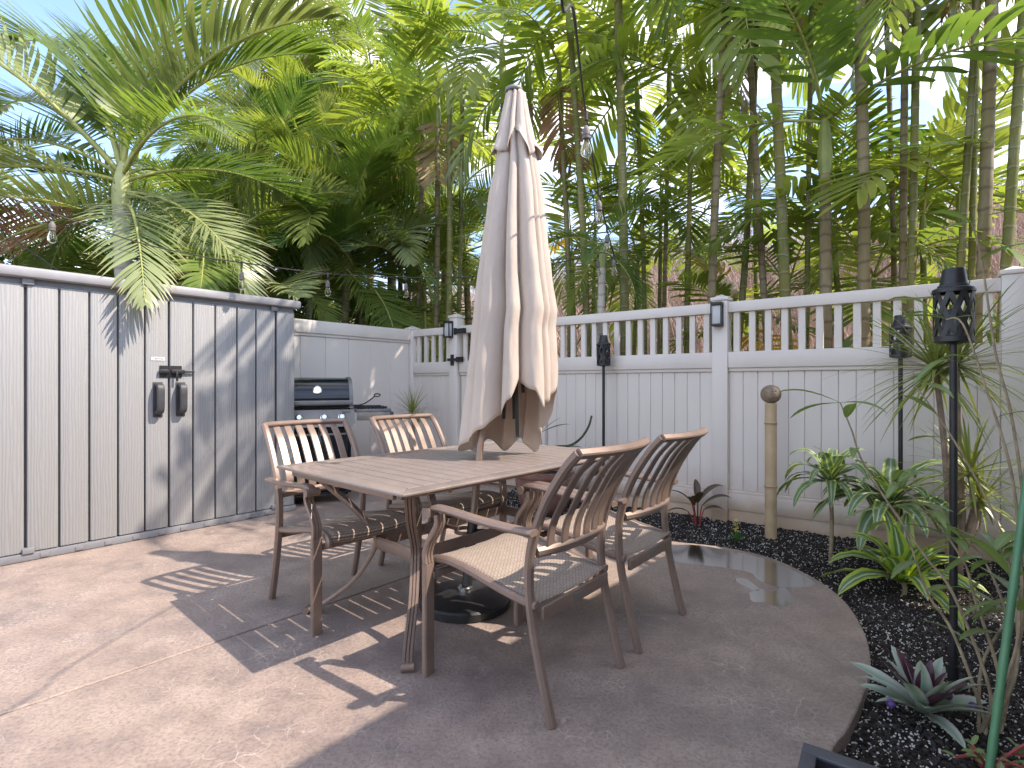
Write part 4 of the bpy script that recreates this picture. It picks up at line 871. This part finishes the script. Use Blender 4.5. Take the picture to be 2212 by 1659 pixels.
# small yellow bloom
q = G(1590, 1172, -.04); yf = thing('yellow_flower', 'tiny yellow flowering plant in the gravel near the bamboo post', 'flower', q)
rosette(yf, (0,0,.0), 34, .085, .009, m_simple('fresh_green', (.07,.2,.05), .5), .3, 1.4, .5, 'lance', 4)
part('stem', MB().tube([(0,0,0),(0,0,.10),(.003,0,.15)], .004, 6), M['grassy'], yf); yp = m_simple('yellow_petal', (.62,.52,.13), .6)
for i in range(26):
    a = rnd.uniform(0,6.28); z = rnd.uniform(.085,.165); m = MB(); leaf(m, (0,0,z), a, rnd.uniform(0,1), .028, .016, 1, 4, .2, 0, 'oval'); part('petal', m, yp, yf)
# purple leaved plant
q = G(1995, 1560, -.045); oy = thing('oyster_plant', 'silver green and purple rosette plant at the foot of the tall torch', 'plant', q)
rosette(oy, (0,0,.03), 22, .23, .058, M['oyster'], .25, 1.25, .7, 'strap', 8, .35, .35); rosette(oy, (0,0,.05), 11, .17, .045, M['purple'], .8, 1.4, .3, 'lance', 7, .35)
for dx, dy in ((-.13,-.02),(.11,.03),(.14,-.04)): part('flower_bract', MB().lathe([(.0,0),(.012,.008),(.016,.02),(.008,.032),(0,.034)], 10, c=(dx,dy,.06), caps=False), m_simple('violet', (.12,.06,.22), .5), oy)

# leggy shrub on the right
q = Vector((1.62, 1.86, -.05)); ls = thing('leggy_shrub', 'leggy bare branched shrub with a few pale lance shaped leaves', 'shrub', q)
M['pale_leaf'] = m_stripe('pale_lance_leaf', [(0,(.17,.24,.08)),(.46,(.20,.27,.11)),(.5,(.33,.38,.2)),(.54,(.20,.27,.11)),(1,(.17,.24,.08))], .3)
def twig(P, r0, leaves, dens=0):
    P = smooth_pts([p - q for p in P], 5); n = len(P); br = part('branch', MB().tube(P, r0, 7, scale=[1-.65*i/(n-1) for i in range(n)]), M['cane'], ls)
    for k in leaves:
        i = min(n-1, int(k*(n-1))); p = P[i]
        for _ in range(3 if k > .95 else 1):
            m = MB(); leaf(m, p, rnd.uniform(0,6.28), rnd.uniform(-.2,.9), rnd.uniform(.12,.23), rnd.uniform(.026,.044), rnd.uniform(.6,1.8), 7, .2, .3, 'lance'); part('leaf', m, M['pale_leaf'], br, smooth=60)
B0 = q + Vector((0,0,-.02))
twig([B0, D(2128,1560,1.85), D(2060,1370,1.95), D(2008,1290,2.0), D(1985,1230,2.0), D(1950,1130,2.0), D(1925,1095,2.0)], .0065, (.55,.7,.85,1))
twig([B0, D(2140,1500,1.85), D(2060,1285,1.9), D(1990,1190,1.95), D(1870,1010,2.0), D(1840,930,2.0), D(1815,870,2.0)], .0065, (.4,.62,.75,.9,1))
twig([B0, D(2160,1480,1.85), D(2105,1290,1.9), D(2080,1210,1.9), D(2000,1100,1.95), D(1930,1040,2.0)], .0065, (.45,.6,.8,1))
twig([B0 + Vector((.05,.02,0)), D(2195,1450,1.8), D(2190,1280,1.8), D(2150,1120,1.85), D(2060,950,1.9), D(1975,830,1.95)], .0065, (.5,.66,.8,.9,1))
twig([B0 + Vector((.06,0,0)), D(2205,1350,1.8), D(2200,1150,1.8), D(2180,1000,1.8), D(2130,840,1.85), D(2080,700,1.9), D(2043,690,1.95)], .0065, (.6,.75,.9,1))
twig([B0 + Vector((.07,0,0)), D(2215,1300,1.8), D(2212,1100,1.8), D(2185,900,1.8), D(2150,760,1.8), D(2120,560,1.8), D(2098,480,1.8)], .0065, (.7,.85,1))
twig([B0, D(2120,1440,1.9), D(2180,1330,1.85), D(2200,1290,1.85)], .0065, (.4,.55,.62,.7,.78,.85,.93,1)); twig([B0, D(2190,1420,1.75), D(2200,1300,1.72), D(2175,1230,1.72), D(2150,1190,1.75)], .006, (.45,.55,.65,.72,.8,.87,.93,1)); twig([B0, D(2180,1380,1.8), D(2120,1200,1.85), D(2050,1160,1.9)], .006, (.5,.7,.85,1))
# green stake
M['stake'] = m_simple('green_stake_coat', (.07,.20,.10), .4, var=.15)
a_, b_ = Vector((1.315, 1.50, -.08)), Vector((1.515, 1.56, 1.0)); m = MB(); P = [a_.lerp(b_, i/30) for i in range(31)]; m.sweep(P, circ(.0105, 12), scale=[1.1 if i % 3 == 0 else 1 for i in range(31)])
single('plant_stake', m, M['stake'], 'green coated plant stake leaning at the edge of the bed', 'stake')
# red succulent stems beside it
q = Vector((1.44, 1.62, -.05)); rs = thing('red_stem_plant', 'trailing plant with bright red stems beside the green stake', 'plant', q)
for i in range(9):
    a = rnd.uniform(0,6.28); l = rnd.uniform(.06,.17); P = smooth_pts([Vector((0,0,0)), Vector((math.cos(a)*l*.3, math.sin(a)*l*.3, l*.55)), Vector((math.cos(a)*l*.75, math.sin(a)*l*.6, l*(.9 if i % 2 else .5)))], 4); st_ = part('stem', MB().tube(P, .0045, 6), M['redstem'], rs)
    for _ in range(5): m = MB(); leaf(m, P[-1 - rnd.randrange(5)], rnd.uniform(0,6.28), rnd.uniform(0,1), .035, .018, .8, 4, .2, 0, 'oval'); part('leaf', m, M['frond_lime'] if rnd.random() < .5 else m_pink, st_) if False else part('leaf', m, M['pale_leaf'], st_)
# low metal box at the near corner of the patio
q = G(1790, 1680, .0); bx = thing('metal_planter_box', 'low dark grey metal box with open slots at the near patio edge', 'box', (.856, 1.478, 0), R(-35))
M['gunmetal'] = m_simple('gunmetal', (.10,.10,.115), .45, .3, var=.12)
m = MB(); m.box((-.05,-.10,.004),(.25,-.085,.07)); m.box((-.05,.085,.004),(.25,.10,.07)); m.box((-.05,-.0848,.004),(-.035,.0848,.07)); m.box((.235,-.0848,.004),(.25,.0848,.07)); part('frame', m, M['gunmetal'], bx)
m = MB(); m.rbox((-.06,.062,.0703),(.26,.11,.082),.003); m.rbox((-.06,-.11,.0703),(.26,-.062,.082),.003); m.rbox((-.06,-.0617,.0703),(-.02,.0617,.082),.003); m.rbox((.08,-.0617,.0703),(.095,.0617,.082),.003); m.rbox((.22,-.0617,.0703),(.26,.0617,.082),.003); part('rim', m, M['gunmetal'], bx)
part('tray', MB().box((-.0345,-.0845,.005),(.2345,.0845,.012)), M['black'], bx)

# ================================================================== palms
rp = random.Random(99)
def frond(L, pairs, ll, lw, el, bend, vee, droop, kind, petiole=.18, fwd0=68, fwd1=28, seed=0, ragged=.1):
    r = random.Random(seed); m = MB(); n = 22; P = [Vector((0,0,0))]; T = []
    for i in range(n):
        t = i/n; a = el - bend*(t**1.25); d = Vector((math.cos(a), 0, math.sin(a))); T.append(d); P.append(P[-1] + d*(L/n))
    T.append(T[-1]); m.sweep(P, [(x*1.0, y) for x, y in circ(.0105*L/1.6, 5)], side=(0,1,0), scale=[1.5-1.35*i/n for i in range(n+1)], m=1)
    for k in range(pairs):
        t = petiole + (1-petiole)*(k+.5)/pairs; f = t*n; i = min(n-1, int(f)); p0 = P[i].lerp(P[i+1], f-i); tan = T[i]; u = (t-petiole)/(1-petiole)
        prof = (math.sin(math.pi*min(1, .18+.80*u))**.7) if kind != 'broad' else (.62+.5*math.sin(math.pi*(.1+.8*u)))
        for s in (-1, 1):
            if r.random() < ragged*.5: continue
            l = ll*prof*r.uniform(1-ragged, 1+ragged); fw = R(fwd0+(fwd1-fwd0)*u + r.uniform(-5,5)); up = Vector((-tan.z, 0, tan.x)); ve = vee + r.uniform(-.16,.16)
            d = (tan*math.cos(fw) + (Vector((0,s,0))*math.cos(ve) + up*math.sin(ve))*math.sin(fw)).normalized(); nb = d.cross(tan)*s; nb = nb.normalized() if nb.length > 1e-4 else Vector((0,0,1)); wv = d.cross(nb).normalized()
            rows = 4; p = p0.copy(); vv = []; uv = []; lw_ = lw*r.uniform(.85,1.15)*(1 if kind != 'broad' else (.85+.3*(1-u)))
            for j in range(rows+1):
                q_ = j/rows; wd = lw_/2*((.35,1,.95,.62,.04)[j] if kind != 'broad' else (.22,.72,1.,.98,.45)[j])
                vv += [p - wv*wd, p + wv*wd]; uv += [(0,q_),(1,q_)]
                p = p + d*(l/rows); d = (d + Vector((0,0,-1))*droop*r.uniform(.6,1.4)*(.15+.6*q_)).normalized(); wv = (wv - d*wv.dot(d)).normalized()
            m.add(vv, [(2*j,2*j+1,2*j+3,2*j+2) for j in range(rows)], uv)
    return m
FR = {}
def fmesh(key, n, **kw):
    L = []
    for i in range(n):
        k = dict(kw); k['bend'] *= rp.uniform(.8,1.25); k['droop'] *= rp.uniform(.7,1.3); L.append(frond(seed=rp.randrange(9999), **k).mesh(key+'_frond', [M['frond_mid'], M['rachis']], 180))
    FR[key] = L
fmesh('feather', 5, L=1.9, pairs=66, ll=.54, lw=.022, el=0, bend=1.25, vee=.35, droop=.34, kind='feather')
fmesh('young', 4, L=1.5, pairs=50, ll=.44, lw=.024, el=0, bend=.95, vee=.5, droop=.22, kind='feather')
fmesh('broad', 6, L=1.45, pairs=20, ll=.44, lw=.054, el=0, bend=1.0, vee=.12, droop=.38, kind='broad', petiole=.2, fwd0=72, fwd1=35, ragged=.16)
fmesh('fan', 4, L=1.7, pairs=32, ll=.46, lw=.040, el=0, bend=1.1, vee=.1, droop=.3, kind='broad', petiole=.16, fwd0=70, fwd1=32)
fmesh('grand', 3, L=2.3, pairs=80, ll=.74, lw=.029, el=0, bend=1.15, vee=.45, droop=.26, kind='feather', petiole=.2, fwd0=66, fwd1=22)
fmesh('drape', 1, L=1.5, pairs=46, ll=.33, lw=.017, el=0, bend=.9, vee=-.05, droop=.42, kind='feather', petiole=.2)
fmesh('hang', 3, L=1.5, pairs=44, ll=.55, lw=.026, el=0, bend=.9, vee=-.15, droop=.5, kind='feather', petiole=.14)
def set_mat(o, mt):
    o.material_slots[0].link = 'OBJECT'; o.material_slots[0].material = mt
def put_frond(t, key, loc, az, el, scale, mt, roll=0., vi=None):
    me = FR[key][rp.randrange(len(FR[key])) if vi is None else vi]; o = inst('frond', me, t, loc, (roll, -el, az), scale); set_mat(o, mt); return o
def trunk(t, P, r0, r1, mt, node=.13):
    L = sum((P[i+1]-P[i]).length for i in range(len(P)-1)); S = smooth_pts(P, 10); m = MB(); k = 10; vv = []; uv = []; n = max(6, int(L/node)); pts = []
    for i in range(n*2+1):
        f = i/(n*2)*(len(S)-1); a = min(len(S)-2, int(f)); pts.append(S[a].lerp(S[a+1], f-a))
    for i, p in enumerate(pts):
        f = i/(len(pts)-1); r = (r0 + (r1-r0)*f) * (1.06 if i % 2 == 0 else .97)
        for j in range(k): a = 2*math.pi*j/k; vv.append(p + Vector((r*math.cos(a), r*math.sin(a), .006*math.sin(a*2+i)))); uv.append((j/k, i/2))
    m.add(vv, [(i*k+j, i*k+(j+1)%k, (i+1)*k+(j+1)%k, (i+1)*k+j) for i in range(len(pts)-1) for j in range(k)], uv); return part('trunk', m, mt, t, smooth=180)
def palm(label, base, top, r0, r1, tm, key, n, mats, scale, el0, el1, name='palm_tree', shaft=.5, sm=None, group=None, az0=None, dead=0):
    base = (base[0], base[1], hill_z(base[0], base[1])); t = thing(name, label, 'palm', base, group=group); T = Vector(top) - Vector(base)
    mid = T*.5 + Vector((rp.uniform(-.05,.05), rp.uniform(-.05,.05), 0)); trunk(t, [Vector((0,0,-.15)), mid, T], r0, r1, M[tm])
    if shaft: d = (T - mid).normalized(); part('crownshaft', MB().tube([T - d*.02, T + d*shaft*.3, T + d*shaft*.75, T + d*shaft], r1*1.12, 10, scale=[1,1.25,.9,.45]), sm or M['shaft'], t); C = T + d*shaft*.86
    else: C = T
    az = rp.uniform(0,6.28) if az0 is None else az0
    for i in range(n):
        k = i/max(1,n-1); mt = mats[rp.randrange(len(mats))]; el = el0 + (el1-el0)*k + rp.uniform(-.15,.15); put_frond(t, key, C + Vector((0,0,.03*k)), az + i*2.399 + rp.uniform(-.25,.25), el, scale*rp.uniform(.8,1.15), M[mt], rp.uniform(-.35,.35))
    for i in range(dead): put_frond(t, key, C - Vector((0,0,.1)), rp.uniform(0,6.28), rp.uniform(-1.3,-.6), scale*.8, M['frond_dead'], rp.uniform(-.5,.5))
    return t
GS = 'slender ringed palms crowding behind the picket fence'
LS = {'trunk_green': 'slender palm with ringed green stem behind the picket fence', 'trunk_brown': 'slender palm with ringed brown stem behind the picket fence', 'trunk_pale': 'slim palm with pale grey stem behind the picket fence'}
STEMS = [ # column at the fence top, column at the picture top, width, metres behind the fence, crown height, stem
 (1222,1203,16,1.0,4.6,'g'),(1262,1230,20,.5,5.0,'g'),(1345,1333,27,.5,5.4,'g'),(1386,1374,14,1.4,4.4,'g'),(1432,1452,14,1.7,4.7,'b'),(1482,1502,15,1.2,4.0,'g'),(1540,1563,24,.6,5.3,'b'),(1588,1645,20,1.0,5.0,'g'),
 (1662,1622,20,.9,4.5,'b'),(1697,1663,30,.5,5.4,'g'),(1742,1748,15,1.1,5.0,'g'),(1857,1857,33,.45,5.0,'b'),(1925,1925,15,1.3,4.6,'b'),(1947,1945,20,.7,4.9,'b'),(1972,1998,22,.5,4.5,'g'),
 (2062,2092,20,.6,4.2,'g'),(2082,2098,18,.9,4.6,'g'),(2120,2148,34,.4,6.9,'b'),(2168,2225,28,.4,4.4,'g'),
 (845,838,14,.8,4.7,'b'),(868,858,15,1.2,5.0,'b'),(905,922,14,.7,4.4,'b'),(936,950,16,.6,4.8,'b'),(962,976,18,.5,4.8,'g'),(988,1006,14,.9,5.1,'g'),(1092,1084,18,.7,5.0,'g'),(1150,1143,16,.9,4.7,'b')]
for xb, xt, w, ex, H, kd in STEMS:
    rY = fence_y(xb, ex); wr = w*.70/FD*rY/2; X650 = (xb-1106)/FD*rY; z650 = CH + 180/FD*rY; Xt = (xt-1106)/FD*rY; zt = CH + 829.5/FD*rY
    sl = (Xt - X650)/(zt - z650); base = (X650 - sl*z650*.8, rY, -.12); top = (X650 + sl*(H - z650), rY + rp.uniform(-.1,.1), H)
    tm = {'g':'trunk_green','b':'trunk_brown'}[kd]
    pt_ = palm(LS[tm], base, top, wr*1.08, wr*.92, tm, 'broad', 4 if (xb > 1650 or xb < 1200) else 5, ['frond_lime','frond_lime','frond_mid','frond_lime'], rp.uniform(.95,1.15)*(.85 if xb > 1840 else 1), -.45, 1.25, 'ringed_palm', .55, group=GS + ' with ' + ('green' if kd == 'g' else 'brown') + ' stems', dead=1 if rp.random() < .3 else 0)
    if xb == 2120:
        C_ = Vector(top) - Vector(base) + Vector((0,0,.45))
        for da, el_, k_, sc_ in ((.05,-.1,'broad',1.35),(.2,-.5,'broad',1.2)): put_frond(pt_, k_, C_, math.atan2(-.69,-.6)+da, el_, sc_, M['frond_mid'])
# palm whose crown opens just above the fence line
rY = fence_y(1795, .55); palm('short ringed palm whose open crown shows between the tall stems behind the lantern post', ((1797-1106)/FD*rY, rY, -.12), ((1782-1106)/FD*rY, rY, 2.95), .052, .042, 'trunk_brown', 'broad', 7, ['frond_mid','frond_deep'], 1.15, .0, 1.3, 'ringed_palm', .5)
# pale post palm that carries the lights
rY = 5.45; palm('slim white ringed palm behind the torch, where the string lights end', ((1303-1106)/FD*rY, rY, -.12), ((1301-1106)/FD*rY, rY, 2.35), .043, .036, 'trunk_pale', 'young', 6, ['frond_deep','frond_mid'], .5, -.7, .8, 'ringed_palm', .2, M['shaft'])
# young palms filling in behind the fence
for i, (u, ex, H) in enumerate([(780,1.3,1.2),(872,1.8,1.1),(920,1.6,1.5),(1240,1.5,2.6),(1290,2.0,3.0),(1370,1.8,2.5),(1420,1.9,3.2),(1500,1.8,2.7),(1600,1.4,1.5),(1640,2.0,3.0),(1705,1.6,1.9),(1815,1.4,2.4),(1900,1.5,1.9),(1990,1.7,2.5),(2075,1.5,2.6)]):
    rY = fence_y(u, ex); X = (u-1106)/FD*rY
    palm('young bushy palm with broad bright leaves growing low behind the picket fence', (X, rY, -.12), (X + rp.uniform(-.1,.1), rY, H), .03, .024, 'trunk_green', 'fan' if i % 2 else 'broad', 7, ['frond_lime','frond_lime','frond_mid','frond_gold'] if i in (2,4,8) else ['frond_lime','frond_mid','frond_lime'], rp.uniform(.75,1.0), -.25, 1.3, 'young_palm', .3, group='young palms behind the picket fence')
# feathery palms behind the panel fence
FE = [(560,7.6,2.1),(640,7.6,2.7),(470,7.2,2.4),(690,8.3,1.8),(740,7.5,3.1),(590,8.3,3.5),(505,8.2,2.9),(800,8.0,2.3),(860,8.6,3.2),(920,8.4,2.2),(660,9.5,4.6),(760,10.0,4.1),(540,9.8,4.2),(850,10.4,4.9),(950,9.6,3.8),(430,9.0,3.2),(1010,8.8,2.9),(390,7.6,2.0),(720,11.5,5.8),(600,12.0,6.2),(900,12.0,6.0),(330,9.4,2.7),(700,8.0,1.3),(610,7.6,1.3)]
for i, (u, Y, H) in enumerate(FE):
    X = (u-1106)/FD*Y; pale = i % 4 == 1
    hl = 'low' if H < 3 else ('medium tall' if H < 4.7 else 'tall'); palm('%s feathery palm with %s trunk%s behind the panel fence' % (hl, 'pale' if pale else 'brown', ' and one dead frond' if i % 5 == 0 else ''), (X, Y, -.12), (X + rp.uniform(-.2,.2), Y + rp.uniform(-.2,.2), H), .06, .05, 'trunk_pale' if pale else 'trunk_brown', 'feather', 11, ['frond_deep','frond_mid','frond_mid','frond_silver','frond_lime','frond_lime'], rp.uniform(.95,1.25), -.5, 1.35, 'feather_palm', .5, M['shaft'], group='feathery palms behind the panel fence', dead=1 if i % 5 == 0 else 0)
# tall shaggy palms at the back
for u, Y, H in ((610,13.5,9.0),(690,14.5,9.8),(800,13.5,8.6),(900,14.5,9.2),(520,15,8.2)):
    X = (u-1106)/FD*Y; palm('tall shaggy palm with hanging straw coloured dead leaves far behind', (X, Y, -.12), (X, Y, H), .10, .08, 'trunk_brown', 'fan', 12, ['frond_mid','frond_lime','frond_silver'], 1.4, -.5, 1.2, 'shaggy_palm', .4, group='tall shaggy palms at the back', dead=6)
# the big palm behind the shed
bY = 5.2; bX = (266-1106)/FD*bY; bt = thing('feather_palm', 'large pale trunked palm behind the shed with a long frond hanging over the roof', 'palm', (bX, bY, -.12))
T = Vector((-.02, 0, 3.0)); trunk(bt, [Vector((.06,0,-.1)), Vector((.03,0,1.6)), T], .085, .072, M['trunk_pale'], .19)
part('crownshaft', MB().tube([T - Vector((0,0,.02)), T + Vector((0,0,.12)), T + Vector((.01,0,.28)), T + Vector((.02,0,.42))], .074, 12, scale=[1,1.1,.85,.5]), M['shaft_pale'], bt)
C = T + Vector((.01,0,.28))
def px_frond(key, u, v, Y, loc, scale, mt, roll=0., vi=0):      # aim a frond at a place
    d = D(u, v, Y) - (Vector(bt.location) + loc); put_frond(bt, key, loc, math.atan2(d.y, d.x), math.atan2(d.z, math.hypot(d.x, d.y)), scale, mt, roll, vi)
px_frond('grand', 380, 120, 4.9, C, 1.15, M['frond_silver'], .5, 0); px_frond('grand', 60, 140, 4.8, C, 1.2, M['frond_silver'], -.6, 1); px_frond('grand', 300, -60, 5.6, C, 1.15, M['frond_mid'], .1, 2); px_frond('grand', 210, 60, 6.2, C, 1.05, M['frond_mid'], .0, 0)
px_frond('grand', 30, 330, 5.0, C - Vector((0,0,.05)), 1.0, M['frond_silver'], -.3, 1); px_frond('grand', 470, 330, 5.5, C - Vector((0,0,.05)), .9, M['frond_deep'], .4, 2); px_frond('feather', 420, 420, 4.9, C - Vector((0,0,.15)), 1.0, M['frond_silver'], .2, 0); px_frond('feather', 120, 480, 5.6, C - Vector((0,0,.15)), .95, M['frond_deep'], -.2, 1)
put_frond(bt, 'drape', T + Vector((.07,-.05,-.02)), math.atan2(-1.35,1.12), -.20, 1.44, M['frond_silver'], .0, 0); px_frond('feather', 400, 440, 4.8, T + Vector((.03,0,.12)), .8, M['frond_silver'], .3, 1); px_frond('feather', 160, 470, 5.2, T + Vector((-.03,0,.1)), .8, M['frond_silver'], -.4, 2)
px_frond('feather', 20, 480, 5.0, T + Vector((-.03,0,-.1)), 1.05, M['frond_rust'], -1.2, 2)
px_frond('feather', 330, 250, 4.7, C, 1.1, M['frond_mid'], .2, 3); px_frond('feather', 140, 300, 5.2, C, 1.1, M['frond_silver'], -.2, 4)
px_frond('grand', 330, -120, 5.0, C, 1.15, M['frond_mid'], .3, 1); px_frond('grand', 440, 60, 5.3, C, 1.1, M['frond_mid'], .5, 0); px_frond('grand', 150, -100, 5.3, C, 1.2, M['frond_mid'], -.3, 2); px_frond('grand', 250, -160, 5.8, C, 1.15, M['frond_deep'], .0, 1); px_frond('grand', -20, 20, 5.6, C, 1.15, M['frond_mid'], -.4, 0); px_frond('feather', 360, 330, 6.2, C, 1.2, M['frond_deep'], .0, 1)
# others around it
for u, Y, H, lab in ((30,6.3,1.9,'smaller palm with a bent pinkish trunk behind the left end of the shed'),(-60,7.2,3.0,'feathery palm standing past the far left end of the shed'),(400,6.2,2.0,'arching palm between the pale trunk and the grill fence'),(150,8.0,2.4,'dark green palm in the gap behind the pale trunked palm')):
    X = (u-1106)/FD*Y; palm(lab, (X, Y, -.12), (X+.05, Y, H), .075, .06, 'trunk_pale' if u == 30 else 'trunk_brown', 'feather', 9, ['frond_silver','frond_mid','frond_deep'], 1.1, -.5, 1.2, 'feather_palm', .4, M['shaft'])
# leafy shrubs
def shrub(label, c, rx, ry, rz, n, sz, mt, name='leafy_shrub', seed=1):
    r = random.Random(seed); t = thing(name, label, 'shrub', (c[0], c[1], -.12)); cz = c[2] + .12
    clumps = [(Vector((r.uniform(-1,1)*rx*.75, r.uniform(-1,1)*ry*.75, cz + r.uniform(-1,1)*rz*.75)), r.uniform(.25,.5)) for _ in range(16)]
    m = MB()
    for i in range(n):
        c0, cr_ = clumps[r.randrange(16)]; v = Vector((r.gauss(0,1), r.gauss(0,1), r.gauss(0,1))).normalized()*cr_*r.uniform(.6,1.1)*min(1.4, max(rx, rz)); p = c0 + v
        az = r.uniform(0,6.28); el = r.uniform(-.6,.6); d = Vector((math.cos(az)*math.cos(el), math.sin(az)*math.cos(el), math.sin(el))); s = Vector((-math.sin(az), math.cos(az), r.uniform(-.5,.5))).normalized(); l = sz*r.uniform(.7,1.3); w = l*.24
        m.add([p, p + d*l*.5 - s*w, p + d*l*.5 + s*w, p + d*l + Vector((0,0,-.2*l))], [(0,1,3,2)])
    f = part('foliage', m, mt, t, smooth=0); f['kind'] = 'stuff'; m = MB()
    for c0, _ in clumps[:8]: m.tube(smooth_pts([Vector((0,0,-.1)), c0*.5 + Vector((0,0,.1)), c0], 3), .018, 6)
    part('stems', m, M['bark'], t)
shrub('dense dark green leafy shrub behind the left end of the shed', ((95-1106)/FD*6.8, 6.8, 2.0), 1.3, .7, .8, 5200, .10, M['shrub_leaf'], seed=3)
shrub('dark leafy shrub filling the gap beneath the feathery palms', ((330-1106)/FD*7.6, 7.6, 1.9), 1.3, .7, .9, 4600, .11, M['shrub_leaf'], seed=4)
shrub('dark leafy tree mass behind the feathery palms', ((620-1106)/FD*14, 14, 4.2), 3.2, 1.2, 2.4, 7000, .22, M['shrub_leaf'], seed=6)
